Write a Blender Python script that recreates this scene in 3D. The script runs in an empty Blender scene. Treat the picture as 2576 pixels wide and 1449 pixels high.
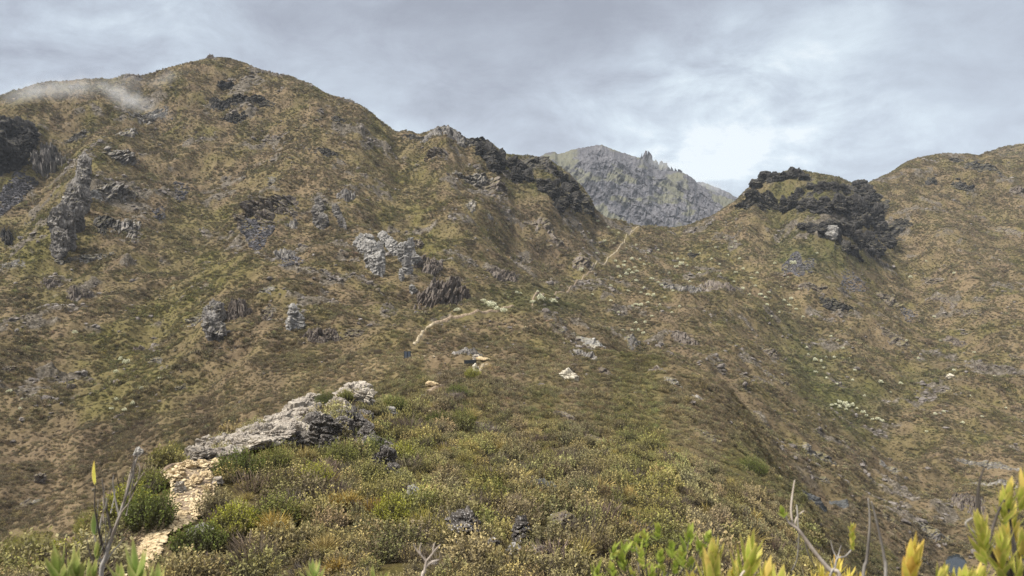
import bpy, math, random
import numpy as np
from mathutils import Vector, Matrix, Euler
R = math.radians
sc = bpy.context.scene
C = sc.collection
rng = np.random.default_rng(7)
random.seed(7)
QUICK = False

# ------------------------------------------------------------------ camera
F_D = 1946.0                 # focal length in units of a 2576-wide frame
PITCH = R(-3.0)
cam_d = bpy.data.cameras.new('camera')
cam = bpy.data.objects.new('camera', cam_d)
C.objects.link(cam)
cam.location = (0, 0, 0)
cam.rotation_euler = (R(90) + PITCH, 0, 0)
cam_d.sensor_width = 36
cam_d.lens = 36 * F_D / 2576
cam_d.clip_start = 0.05
cam_d.clip_end = 20000
cam_d.dof.use_dof = True
cam_d.dof.focus_distance = 60
cam_d.dof.aperture_fstop = 5.6
sc.camera = cam

# ------------------------------------------------------------------ world, sun, exposure
SUN_EL, SUN_AZ = 52.0, -112.0     # degrees; azimuth from +Y towards +X (negative = camera left)
w = bpy.data.worlds.new('World')
sc.world = w
w.use_nodes = True
nt = w.node_tree
nt.nodes.clear()
def N(nt, t, **kw):
    n = nt.nodes.new(t)
    for k, v in kw.items():
        if k in n.inputs.keys() if hasattr(n.inputs, 'keys') else False:
            n.inputs[k].default_value = v
        elif hasattr(n, k):
            setattr(n, k, v)
    return n
def L(nt, a, b):
    nt.links.new(a, b)
def math_node(nt, op, a, b=None, c=None, clamp=False):
    n = nt.nodes.new('ShaderNodeMath'); n.operation = op; n.use_clamp = clamp
    for i, v in enumerate((a, b, c)):
        if v is None: continue
        if isinstance(v, (int, float)): n.inputs[i].default_value = v
        else: nt.links.new(v, n.inputs[i])
    return n.outputs[0]
def ramp(nt, fac, stops, interp='LINEAR'):
    n = nt.nodes.new('ShaderNodeValToRGB')
    n.color_ramp.interpolation = interp
    e = n.color_ramp.elements
    while len(e) < len(stops): e.new(0.5)
    for i, (p, c) in enumerate(stops):
        e[i].position = p; e[i].color = (*c, 1)
    nt.links.new(fac, n.inputs[0])
    return n.outputs[0]
def mixc(nt, f, a, b, blend='MIX'):
    n = nt.nodes.new('ShaderNodeMix'); n.data_type = 'RGBA'; n.blend_type = blend
    for s, v in ((n.inputs[0], f), (n.inputs[6], a), (n.inputs[7], b)):
        if isinstance(v, (int, float)): s.default_value = v
        elif isinstance(v, tuple): s.default_value = (*v, 1) if len(v) == 3 else v
        else: nt.links.new(v, s)
    return n.outputs[2]

out = nt.nodes.new('ShaderNodeOutputWorld')
bg = nt.nodes.new('ShaderNodeBackground')
bg.inputs[1].default_value = 0.1
sky = nt.nodes.new('ShaderNodeTexSky')
sky.sky_type = 'NISHITA'; sky.sun_disc = False
sky.sun_elevation = R(SUN_EL); sky.sun_rotation = R(SUN_AZ); sky.altitude = 3000
geo = nt.nodes.new('ShaderNodeNewGeometry')
tc = nt.nodes.new('ShaderNodeTexCoord')
sep = nt.nodes.new('ShaderNodeSeparateXYZ'); L(nt, tc.outputs['Generated'], sep.inputs[0])
# project directions on a high cloud ceiling so that clouds flatten towards the horizon
zc = math_node(nt, 'ADD', math_node(nt, 'ABSOLUTE', sep.outputs[2]), 0.22)
cx = math_node(nt, 'DIVIDE', sep.outputs[0], zc); cy_ = math_node(nt, 'DIVIDE', sep.outputs[1], zc)
comb = nt.nodes.new('ShaderNodeCombineXYZ'); L(nt, cx, comb.inputs[0]); L(nt, cy_, comb.inputs[1])
n1 = nt.nodes.new('ShaderNodeTexNoise'); n1.inputs['Scale'].default_value = 0.9; n1.inputs['Detail'].default_value = 7; n1.inputs['Roughness'].default_value = 0.52
n1.inputs['Distortion'].default_value = 0.25
mp = nt.nodes.new('ShaderNodeMapping'); mp.inputs['Location'].default_value = (3.1, 0.4, 0.7); L(nt, comb.outputs[0], mp.inputs[0]); L(nt, mp.outputs[0], n1.inputs['Vector'])
n2 = nt.nodes.new('ShaderNodeTexNoise'); n2.inputs['Scale'].default_value = 8.5; n2.inputs['Detail'].default_value = 10; n2.inputs['Roughness'].default_value = 0.62
n2.inputs['Distortion'].default_value = 0.3
mp2 = nt.nodes.new('ShaderNodeMapping'); mp2.inputs['Scale'].default_value = (1, 1, 1.9); L(nt, tc.outputs['Generated'], mp2.inputs[0]); L(nt, mp2.outputs[0], n2.inputs['Vector'])
def dirblob(px, py, rad, sx=1.0):
    """soft spot of brighter cloud round the direction of one place in the sky"""
    a = (px - 1288) / F_D; b = (724.5 - py) / F_D
    d = Vector((a, math.cos(PITCH) - b * math.sin(PITCH), math.sin(PITCH) + b * math.cos(PITCH))).normalized()
    s = nt.nodes.new('ShaderNodeVectorMath'); s.operation = 'SUBTRACT'; L(nt, tc.outputs['Generated'], s.inputs[0]); s.inputs[1].default_value = d
    m = nt.nodes.new('ShaderNodeVectorMath'); m.operation = 'MULTIPLY'; L(nt, s.outputs[0], m.inputs[0]); m.inputs[1].default_value = (1 / sx, 1, 1)
    l = nt.nodes.new('ShaderNodeVectorMath'); l.operation = 'LENGTH'; L(nt, m.outputs[0], l.inputs[0])
    q = math_node(nt, 'DIVIDE', l.outputs[1], rad)
    q = math_node(nt, 'MULTIPLY', q, q)
    return math_node(nt, 'POWER', 2.718, math_node(nt, 'MULTIPLY', q, -1.0))
bright = math_node(nt, 'MULTIPLY', dirblob(1880, 300, 0.17, 2.6), 0.36)
bright = math_node(nt, 'ADD', bright, math_node(nt, 'MULTIPLY', dirblob(1765, 440, 0.05, 1.3), 0.45))
bright = math_node(nt, 'ADD', bright, math_node(nt, 'MULTIPLY', dirblob(2200, 395, 0.05, 2.6), 0.25))
bright = math_node(nt, 'ADD', bright, math_node(nt, 'MULTIPLY', dirblob(1900, 180, 0.08, 2.4), 0.25))
bright = math_node(nt, 'ADD', bright, math_node(nt, 'MULTIPLY', dirblob(100, 90, 0.16, 1.8), 0.22))
bright = math_node(nt, 'SUBTRACT', bright, math_node(nt, 'MULTIPLY', dirblob(1500, 40, 0.13, 2.4), 0.30))
bright = math_node(nt, 'SUBTRACT', bright, math_node(nt, 'MULTIPLY', dirblob(2430, 250, 0.10, 1.6), 0.22))
bright = math_node(nt, 'SUBTRACT', bright, math_node(nt, 'MULTIPLY', dirblob(2050, 60, 0.09, 2.6), 0.12))
nz = math_node(nt, 'ADD', math_node(nt, 'MULTIPLY', math_node(nt, 'SUBTRACT', n1.outputs[0], 0.5), 1.25),
               math_node(nt, 'MULTIPLY', math_node(nt, 'SUBTRACT', n2.outputs[0], 0.5), math_node(nt, 'ADD', math_node(nt, 'MULTIPLY', bright, 4.0), 1.1)))
dens = math_node(nt, 'ADD', math_node(nt, 'ADD', nz, bright), 0.34, clamp=True)
SKY = 8.8
def S(c): return tuple(SKY * v for v in c)
# cloud brightness: blue grey under the thick parts, near white where it thins
ccol = nt.nodes.new('ShaderNodeMix'); ccol.data_type = 'RGBA'
L(nt, math_node(nt, 'SMOOTH_MIN', dens, 1.0, 0.1), ccol.inputs[0])
r_ = nt.nodes.new('ShaderNodeValToRGB'); L(nt, dens, r_.inputs[0])
st = [(0.0, (0.25, 0.27, 0.32)), (0.25, (0.325, 0.355, 0.415)), (0.5, (0.405, 0.455, 0.52)), (0.8, (0.53, 0.60, 0.655)), (1.0, (0.66, 0.71, 0.735))]
el = r_.color_ramp.elements
while len(el) < len(st): el.new(0.5)
for i, (p, c) in enumerate(st): el[i].position = p; el[i].color = (*c, 1)
sc10 = nt.nodes.new('ShaderNodeVectorMath'); sc10.operation = 'SCALE'; zmix = nt.nodes.new('ShaderNodeMapRange'); L(nt, sep.outputs[2], zmix.inputs[0]); zmix.inputs[1].default_value = 0.35; zmix.inputs[2].default_value = 0.7
L(nt, mixc(nt, zmix.outputs[0], r_.outputs[0], (0.46, 0.455, 0.45)), sc10.inputs[0])
# an overcast sky is about three times as bright overhead as at the horizon
zen = nt.nodes.new('ShaderNodeMapRange'); L(nt, sep.outputs[2], zen.inputs[0])
zen.inputs[1].default_value = 0.38; zen.inputs[2].default_value = 0.85; zen.inputs[3].default_value = 1.0; zen.inputs[4].default_value = 2.7
L(nt, math_node(nt, 'MULTIPLY', zen.outputs[0], SKY), sc10.inputs[3])
fin = mixc(nt, 0.93, sky.outputs[0], sc10.outputs[0])
L(nt, fin, bg.inputs[0]); L(nt, bg.outputs[0], out.inputs[0])

sd = bpy.data.lights.new('sun', 'SUN'); sd.energy = 5.0; sd.angle = R(6); sd.color = (1.0, 0.94, 0.84)
so = bpy.data.objects.new('sun', sd); C.objects.link(so)
az, el_ = R(SUN_AZ), R(SUN_EL)
sdir = Vector((math.sin(az) * math.cos(el_), math.cos(az) * math.cos(el_), math.sin(el_)))
so.rotation_euler = sdir.to_track_quat('Z', 'Y').to_euler()
sc.view_settings.view_transform = 'Standard'
sc.view_settings.look = 'None'
sc.view_settings.exposure = 0.64
sc.view_settings.gamma = 1.0
sc.render.engine = 'CYCLES'
sc.cycles.use_denoising = True
sc.cycles.denoiser = 'OPENIMAGEDENOISE'
sc.cycles.denoising_prefilter = 'NONE'
sc.cycles.denoising_input_passes = 'RGB_ALBEDO_NORMAL'
sc.cycles.max_bounces = 5
sc.cycles.diffuse_bounces = 3
sc.cycles.volume_bounces = 0
sc.cycles.transparent_max_bounces = 8
sc.cycles.volume_step_rate = 4
sc.cycles.use_adaptive_sampling = True
sc.cycles.adaptive_threshold = 0.01

# ------------------------------------------------------------------ noise
def _h(ix, iy, seed):
    ix = ix.astype(np.int64); iy = iy.astype(np.int64)
    h = (ix * 374761393 + iy * 668265263 + seed * 2147483647 + 1013904223) & 0xffffffff
    h = ((h ^ (h >> 13)) * 1274126177) & 0xffffffff
    h = ((h ^ (h >> 16)) * 2246822519) & 0xffffffff
    h = h ^ (h >> 15)
    return (h & 0xffffff).astype(np.float64) / 16777216.0
def vnoise(x, y, seed=0):
    """gradient noise, about -0.7..0.7"""
    x0 = np.floor(x); y0 = np.floor(y); fx = x - x0; fy = y - y0
    u = fx * fx * fx * (fx * (fx * 6 - 15) + 10); v = fy * fy * fy * (fy * (fy * 6 - 15) + 10)
    def g(i, j):
        a = _h(x0 + i, y0 + j, seed) * 2 * math.pi
        return np.cos(a) * (fx - i) + np.sin(a) * (fy - j)
    return ((g(0, 0) * (1 - u) + g(1, 0) * u) * (1 - v) + (g(0, 1) * (1 - u) + g(1, 1) * u) * v)
def fbm(x, y, octv=4, seed=0, gain=0.5):
    t = 0; a = 1.0; s = 1.0
    for o in range(octv):
        t = t + a * vnoise(x * s + 17.3 * o, y * s - 9.1 * o, seed + o); a *= gain; s *= 2.03
    return t
def ridged(x, y, octv=3, seed=0):
    t = 0; a = 1.0; s = 1.0
    for o in range(octv):
        t = t + a * (0.5 - np.abs(vnoise(x * s + 5.3 * o, y * s + 3.1 * o, seed + o)) * 1.6); a *= 0.5; s *= 2.1
    return t
def cellrock(x, y, seed=0, tilt=1.0):
    """blocky fractured rock: every cell has its own height and tilt. Returns height, crack distance, cell id"""
    x0 = np.floor(x); y0 = np.floor(y)
    d1 = np.full(x.shape, 9.0); d2 = np.full(x.shape, 9.0); hh = np.zeros(x.shape); cid = np.zeros(x.shape)
    for i in (-1, 0, 1):
        for j in (-1, 0, 1):
            cx_ = x0 + i; cy__ = y0 + j
            px = cx_ + _h(cx_, cy__, seed); py = cy__ + _h(cx_, cy__, seed + 1)
            dx = x - px; dy = y - py
            d = dx * dx + dy * dy
            r0 = _h(cx_, cy__, seed + 2)
            hcell = r0 + tilt * (( _h(cx_, cy__, seed + 3) - 0.5) * dx + (_h(cx_, cy__, seed + 4) - 0.5) * dy)
            n = d < d1
            d2 = np.where(n, d1, np.minimum(d2, d)); hh = np.where(n, hcell, hh); cid = np.where(n, r0, cid)
            d1 = np.where(n, d, d1)
    return hh, np.sqrt(d2) - np.sqrt(d1), cid
def sstep(x, a, b):
    t = np.clip((x - a) / (b - a), 0, 1); return t * t * (3 - 2 * t)

# ------------------------------------------------------------------ from a place seen in the photo to a place in the world
def dray(px, py):
    a = (np.asarray(px, float) - 1288) / F_D; b = (724.5 - np.asarray(py, float)) / F_D
    return a, math.cos(PITCH) - b * math.sin(PITCH), math.sin(PITCH) + b * math.cos(PITCH)
def w2d(x, y, z):
    """world -> frame units (2576 wide)"""
    dep = y * math.cos(PITCH) + z * math.sin(PITCH)
    up = -y * math.sin(PITCH) + z * math.cos(PITCH)
    dep = np.maximum(dep, 1e-3)
    return 1288 + F_D * x / dep, 724.5 - F_D * up / dep

# surveyed heights of the land: column -> (frame row, forward metres) where seen, ('z', height, metres) where hidden
Z = 'z'
SURV = {
 -420: [(Z,-1.75,2),(Z,-3.6,7),(Z,-5.6,12),(Z,-16,22),(Z,-30,42),(Z,-43,72),(1400,98),(1200,120),(1000,158),(800,215),(700,253),(600,298),(500,342),(400,388),(300,425),(262,450),(Z,60,520),(Z,20,700),(Z,0,1000)],
 0: [(Z,-1.75,2),(Z,-3.7,7.5),(1490,12),(Z,-13,20),(Z,-28,40),(Z,-42,70),(1400,96),(1300,105),(1200,118),(1100,135),(1000,155),(900,180),(800,212),(700,250),(600,295),(500,340),(400,385),(300,422),(250,455),(Z,66,530),(Z,30,700),(Z,10,1000)],
 150: [(Z,-1.75,2),(Z,-3.8,7.5),(1450,13),(1405,15.5),(Z,-16,26),(Z,-30,46),(Z,-40,72),(1300,100),(1200,114),(1100,132),(1000,153),(900,179),(800,212),(700,251),(600,297),(500,343),(400,388),(300,432),(207,476),(Z,78,550),(Z,30,750),(Z,10,1000)],
 300: [(Z,-1.75,2),(Z,-4.0,8),(1440,15.5),(1355,17.5),(1296,19.5),(Z,-19,32),(Z,-33,55),(Z,-37.5,78),(1200,110),(1100,128),(1000,150),(900,178),(800,212),(700,252),(600,300),(500,348),(400,394),(300,438),(190,485),(Z,86,560),(Z,30,800)],
 400: [(Z,-4.15,8),(1430,15.3),(1330,17.8),(1248,20.8),(1190,24),(Z,-20,38),(Z,-33,62),(1150,115),(1100,124),(1000,148),(900,177),(800,211),(700,254),(600,303),(500,352),(400,400),(300,446),(178,495),(Z,90,570),(Z,35,820)],
 575: [(Z,-4.15,8),(1420,15),(1300,19),(1210,23),(1150,27.5),(1105,31),(Z,-20,48),(Z,-30,70),(1080,112),(1000,140),(900,172),(800,208),(700,255),(600,305),(500,356),(400,408),(300,460),(200,508),(142,532),(Z,112,610),(Z,40,880)],
 700: [(Z,-4.15,8),(1400,15.2),(1250,22),(1160,28.5),(1085,35),(Z,-19,52),(Z,-27,75),(1050,108),(1000,128),(900,165),(800,205),(700,255),(600,305),(500,356),(400,410),(300,462),(187,517),(Z,92,590),(Z,35,860)],
 850: [(1400,15.2),(1250,23),(1150,31),(1060,40),(1010,45),(Z,-18,65),(Z,-22,88),(975,114),(900,150),(850,177),(800,205),(700,255),(600,305),(500,360),(400,414),(300,468),(238,500),(Z,80,580),(Z,30,850)],
 950: [(1400,15.3),(1250,24),(1150,33),(1060,43),(1015,50),(Z,-16.5,72),(955,108),(900,135),(850,172),(800,205),(700,258),(600,308),(500,362),(400,418),(292,485),(Z,68,570),(Z,25,850)],
 1020: [(1400,15.4),(1250,24.5),(1150,35),(1070,45),(1010,56),(Z,-15.4,80),(940,105),(905,130),(875,147),(850,168),(800,205),(700,261),(600,312),(500,366),(400,422),(331,466),(Z,55,560),(Z,20,850)],
 1150: [(1400,15.6),(1250,25.5),(1150,37),(1080,48),(1000,66),(950,91),(915,112),(890,126),(870,145),(840,168),(800,200),(765,238),(700,275),(600,330),(500,385),(400,436),(328,480),(Z,55,560),(Z,20,850)],
 1230: [(1400,15.8),(1250,26),(1150,38.5),(1080,51),(1000,71),(950,96),(915,116),(880,140),(840,172),(800,208),(762,250),(700,292),(600,350),(500,408),(420,448),(352,482),(Z,52,560),(Z,15,850)],
 1340: [(1400,16.3),(1250,27.5),(1150,41),(1080,55),(1000,79),(950,102),(900,132),(850,168),(800,218),(760,265),(700,320),(600,380),(500,432),(396,478),(Z,42,560),(Z,10,850)],
 1430: [(1400,17),(1300,23),(1200,33),(1100,49),(1000,79),(950,106),(880,158),(840,198),(800,246),(750,305),(700,352),(600,425),(520,465),(447,498),(Z,32,580),(Z,0,850)],
 1500: [(1400,17.6),(1300,24),(1200,35),(1100,53),(1000,86),(950,118),(880,168),(840,208),(800,258),(750,318),(700,365),(640,412),(580,455),(533,490),(Z,14,580),(Z,-20,850)],
 1600: [(1400,19),(1300,26),(1200,38),(1100,59),(1000,98),(950,132),(900,178),(850,229),(800,280),(750,330),(700,380),(650,430),(600,490),(568,530),(Z,3,620),(Z,-40,900)],
 1750: [(1400,22.5),(1300,31),(1200,46),(1100,69),(1050,90),(992,125),(950,158),(900,203),(850,250),(800,300),(750,350),(700,400),(650,450),(600,500),(565,535),(Z,5,620),(Z,-40,900)],
 1850: [(1420,27),(1300,39),(1200,57),(1145,72),(1090,100),(1046,132),(1012,160),(950,212),(850,285),(750,360),(650,452),(560,512),(503,545),(Z,22,640),(Z,-20,900)],
 1950: [(1420,34),(1300,52),(1225,70),(Z,-28.5,92),(Z,-36,118),(1140,150),(1080,180),(1000,228),(900,287),(800,344),(700,408),(600,482),(550,505),(500,530),(437,556),(Z,36,650),(Z,0,900)],
 2050: [(1449,38),(1350,60),(1290,78),(Z,-40,100),(1262,142),(1200,165),(1100,205),(1000,250),(900,305),(800,360),(700,420),(620,470),(550,500),(500,518),(436,560),(Z,42,640),(Z,10,900)],
 2150: [(Z,-17,36),(Z,-30,62),(Z,-44,92),(1350,142),(1250,168),(1150,200),(1050,242),(950,292),(850,350),(750,412),(650,476),(600,496),(540,535),(463,600),(Z,50,720),(Z,30,1000)],
 2200: [(Z,-19,35),(Z,-36,70),(Z,-50,108),(1449,135),(1350,150),(1250,180),(1150,215),(1050,258),(950,305),(850,365),(750,430),(650,495),(600,522),(520,585),(447,655),(Z,52,740),(Z,35,1000)],
 2300: [(Z,-20,35),(Z,-37,70),(Z,-55,115),(1449,150),(1350,168),(1250,195),(1150,228),(1050,270),(950,322),(850,380),(750,442),(650,505),(600,535),(500,608),(395,710),(Z,75,800),(Z,50,1050)],
 2370: [(Z,-20,35),(Z,-38,70),(Z,-57,118),(1430,165),(1300,187),(1200,215),(1100,250),(1000,295),(900,345),(800,400),(700,460),(600,530),(500,610),(382,725),(Z,82,820),(Z,70,1050)],
 2480: [(Z,-20,35),(Z,-38,70),(Z,-55,116),(1449,162),(1300,186),(1200,212),(1100,246),(1000,290),(900,340),(800,395),(700,455),(600,522),(500,600),(388,718),(Z,78,830),(388,1010),(Z,100,1150)],
 2600: [(Z,-20,35),(Z,-38,70),(Z,-54,115),(1449,160),(1300,185),(1200,210),(1100,245),(1000,285),(900,335),(800,390),(700,450),(600,515),(500,590),(398,705),(Z,80,820),(362,1000),(Z,110,1150)],
 3050: [(Z,-1.8,2),(Z,-5,9),(Z,-20,35),(Z,-36,70),(Z,-50,112),(1400,165),(1200,208),(1000,280),(800,380),(600,505),(420,660),(400,720),(Z,90,850),(340,980),(Z,110,1150)],
}
pts = []
for dx, rows in SURV.items():
    if dx > 300:
        rows = [(Z, -1.7, 2.0)] + list(rows)
        if len(rows) > 1 and rows[1][0] != Z: rows.insert(1, (Z, -4.15, 8))
    for r0 in rows:
        if r0[0] == Z:
            zz, yy = r0[1], r0[2]; xx = (dx - 1288) / F_D * yy
        else:
            a, fy, fz = dray(dx, r0[0]); t = r0[1] / fy; xx, yy, zz = a * t, r0[1], fz * t
        pts.append((math.atan2(xx, yy), math.log(math.hypot(xx, yy)), zz / math.hypot(xx, yy)))
    # beyond everything the land falls away to a wide valley
    for yy, zz in ((1500, -20), (2400, -60)):
        pts.append((math.atan2((dx - 1288) / F_D, 1), math.log(yy), zz / yy))
for th in (-0.8, -0.4, 0, 0.4, 0.8):
    for rr_, zz in ((0.6, -1.62), (4.5, -2.75)):
        pts.append((th, math.log(rr_), zz / rr_))
P = np.array(pts)
KU = 3.0
def tps_fit(P, lam):
    n = len(P); X = np.stack([P[:, 0] * KU, P[:, 1]], 1)
    d = np.hypot(X[:, None, 0] - X[None, :, 0], X[:, None, 1] - X[None, :, 1])
    K = d * d * np.log(d + 1e-9) * 0.35 + d * 0  # thin plate
    K = K + lam * np.eye(n)
    Q = np.c_[np.ones(n), X]
    A = np.block([[K, Q], [Q.T, np.zeros((3, 3))]])
    s = np.linalg.solve(A, np.r_[P[:, 2], 0, 0, 0])
    return X, s
RX, RS = tps_fit(P, 2e-4)
def tps_eval(th, lr):
    sh = th.shape; th = th.ravel(); lr = lr.ravel(); o = np.zeros(len(th))
    for i in range(0, len(th), 20000):
        a = th[i:i + 20000] * KU; b = lr[i:i + 20000]
        d2 = (a[:, None] - RX[None, :, 0]) ** 2 + (b[:, None] - RX[None, :, 1]) ** 2
        o[i:i + 20000] = (0.5 * d2 * np.log(d2 + 1e-18) * 0.35) @ RS[:-3] + RS[-3] + a * RS[-2] + b * RS[-1]
    return o.reshape(sh)
# polar survey grid (dense towards the valley, sparse behind)
q = 2.0 if QUICK else 1.0
TH = np.r_[np.linspace(-180, -60, 25)[:-1], np.linspace(-60, -37.5, 60)[:-1], np.linspace(-37.5, 37.5, int(1150 / q)), np.linspace(37.5, 60, 60)[1:], np.linspace(60, 180, 25)[1:]] * math.pi / 180
LR = np.log(np.r_[np.geomspace(0.4, 10, int(190 / q))[:-1], np.geomspace(10, 100, int(420 / q))[:-1], np.geomspace(100, 560, int(760 / q))[:-1], np.geomspace(560, 1100, int(190 / q))[:-1], np.geomspace(1100, 2600, 40)])
cth = np.linspace(-1.05, 1.05, 170); clr = np.linspace(LR[0], LR[-1], 260)
cg = tps_eval(*np.meshgrid(cth, clr, indexing='ij'))
def bil(th, lr):
    th = np.clip(th, -1.0499, 1.0499)
    a = (th - cth[0]) / (cth[1] - cth[0]); b = np.clip((lr - clr[0]) / (clr[1] - clr[0]), 0, len(clr) - 1.001)
    # cubic (Catmull-Rom) on the coarse survey grid
    i = np.floor(a).astype(int); j = np.floor(b).astype(int); fa = a - i; fb = b - j
    def wts(t): return (-.5*t+t*t-.5*t**3, 1-2.5*t*t+1.5*t**3, .5*t+2*t*t-1.5*t**3, -.5*t*t+.5*t**3)
    wa, wb = wts(fa), wts(fb); o = 0
    for m in range(4):
        ii = np.clip(i + m - 1, 0, len(cth) - 1)
        for n in range(4):
            o = o + wa[m] * wb[n] * cg[ii, np.clip(j + n - 1, 0, len(clr) - 1)]
    return o
TG, LG = np.meshgrid(TH, LR, indexing='ij')
RG = np.exp(LG)
XG = RG * np.sin(TG); YG = RG * np.cos(TG)
base = bil(TG, LG) * RG
# behind the viewer the two sides meet
sideL = bil(np.full_like(LG, -1.04), LG) * RG; sideR = bil(np.full_like(LG, 1.04), LG) * RG
bl = sstep(np.abs(TG), 1.04, math.pi) * 0.5
base = np.where(TG < -1.04, sideL * (1 - bl) + sideR * bl, np.where(TG > 1.04, sideR * (1 - bl) + sideL * bl, base))
near = sstep(RG, 60, 190)
DXG, DYG = w2d(XG, YG, base)
hn = 0
hn = hn + near * (5.5 * fbm(XG / 62, YG / 62, 2, 11) + 4.6 * (ridged(XG / 34 + 3, YG / 34, 3, 21) - .5))
hn = hn + sstep(RG, 25, 120) * (1.3 * ridged(XG / 11, YG / 11, 3, 31) - .5)
hn = hn + (0.25 + 0.75 * sstep(RG, 15, 120)) * 0.55 * fbm(XG / 3.6, YG / 3.6, 3, 41)
hn = hn * sstep(RG, 1.5, 14)
HG = base + hn
def make_mesh(name, verts, faces, mat=None, parent=None, smooth=True, attrs=None):
    me = bpy.data.meshes.new(name)
    verts = np.asarray(verts, np.float32); faces = np.asarray(faces, np.int32)
    me.vertices.add(len(verts)); me.vertices.foreach_set('co', verts.ravel())
    k = faces.shape[1]
    me.loops.add(faces.size); me.loops.foreach_set('vertex_index', faces.ravel())
    me.polygons.add(len(faces)); me.polygons.foreach_set('loop_start', np.arange(0, faces.size, k, dtype=np.int32))
    me.polygons.foreach_set('use_smooth', np.full(len(faces), smooth))
    for an, arr in (attrs or {}).items():
        arr = np.asarray(arr, np.float32)
        if arr.ndim == 1:
            a = me.attributes.new(an, 'FLOAT', 'POINT'); a.data.foreach_set('value', arr)
        else:
            if arr.shape[1] == 3: arr = np.c_[arr, np.ones(len(arr), np.float32)]
            a = me.attributes.new(an, 'FLOAT_COLOR', 'POINT'); a.data.foreach_set('color', arr.ravel())
    me.update(calc_edges=True)
    if mat: me.materials.append(mat)
    o = bpy.data.objects.new(name, me); C.objects.link(o)
    if parent is not None: o.parent = parent
    return o
def grid_faces(n, m):
    i = np.arange(n - 1)[:, None]; j = np.arange(m - 1)[None, :]
    a = i * m + j
    return np.stack([a, a + m, a + m + 1, a + 1], -1).reshape(-1, 4)
def Hs(x, y, G=None):
    """height of the ground (or any grid value) at world points"""
    G = HG if G is None else G
    th = np.arctan2(x, y); lr = np.log(np.maximum(np.hypot(x, y), 0.41))
    i = np.clip(np.searchsorted(TH, th) - 1, 0, len(TH) - 2); j = np.clip(np.searchsorted(LR, lr) - 1, 0, len(LR) - 2)
    fi = (th - TH[i]) / (TH[i + 1] - TH[i]); fj = np.clip((lr - LR[j]) / (LR[j + 1] - LR[j]), 0, 1)
    return (G[i, j] * (1 - fj) + G[i, j + 1] * fj) * (1 - fi) + (G[i + 1, j] * (1 - fj) + G[i + 1, j + 1] * fj) * fi
def hit(px, py, tmin=3.0):
    """where the line of sight to (px,py) of the frame meets the land"""
    a, fy, fz = dray(px, py); a = np.atleast_1d(a); fy = np.atleast_1d(fy); fz = np.atleast_1d(fz)
    if a.shape != fy.shape: a, fy, fz = np.broadcast_arrays(a, fy, fz)
    ts = np.geomspace(tmin, 1900, 1500)
    o = np.full((len(a), 3), np.nan)
    for s in range(0, len(a), 4000):
        aa, yy, zz = a[s:s+4000], fy[s:s+4000], fz[s:s+4000]
        g = Hs(aa[:, None] * ts, yy[:, None] * ts) - zz[:, None] * ts
        k = np.argmax(g > 0, 1); ok = (g > 0).any(1) & (k > 0)
        r = np.arange(len(aa)); g0 = g[r, k - 1]; g1 = g[r, k]
        t = ts[k - 1] + (ts[k] - ts[k - 1]) * np.where(ok, -g0 / np.where(g1 - g0 == 0, 1, g1 - g0), 0)
        o[s:s+4000] = np.where(ok[:, None], np.stack([aa * t, yy * t, zz * t], 1), np.nan)
    return o

# ------------------------------------------------------------------ materials
def new_mat(name, rough=0.9, spec=0.2):
    m = bpy.data.materials.new(name); m.use_nodes = True
    n = m.node_tree; n.nodes.clear()
    o = n.nodes.new('ShaderNodeOutputMaterial'); p = n.nodes.new('ShaderNodeBsdfPrincipled')
    p.inputs['Roughness'].default_value = rough; p.inputs['Specular IOR Level'].default_value = spec
    n.links.new(p.outputs[0], o.inputs[0])
    return m, n, p
def noise_node(n, scale, detail=4, rough=0.55, vec=None, dist=0.0):
    t = n.nodes.new('ShaderNodeTexNoise'); t.inputs['Scale'].default_value = scale; t.inputs['Detail'].default_value = detail
    t.inputs['Roughness'].default_value = rough; t.inputs['Distortion'].default_value = dist
    if vec is None:
        g = n.nodes.new('ShaderNodeNewGeometry'); vec = g.outputs['Position']
    n.links.new(vec, t.inputs['Vector'])
    return t.outputs[0]
def bump(n, p, h, dist, strength=0.8):
    b = n.nodes.new('ShaderNodeBump'); b.inputs['Distance'].default_value = dist; b.inputs['Strength'].default_value = strength
    n.links.new(h, b.inputs['Height']); n.links.new(b.outputs[0], p.inputs['Normal'])
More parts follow.
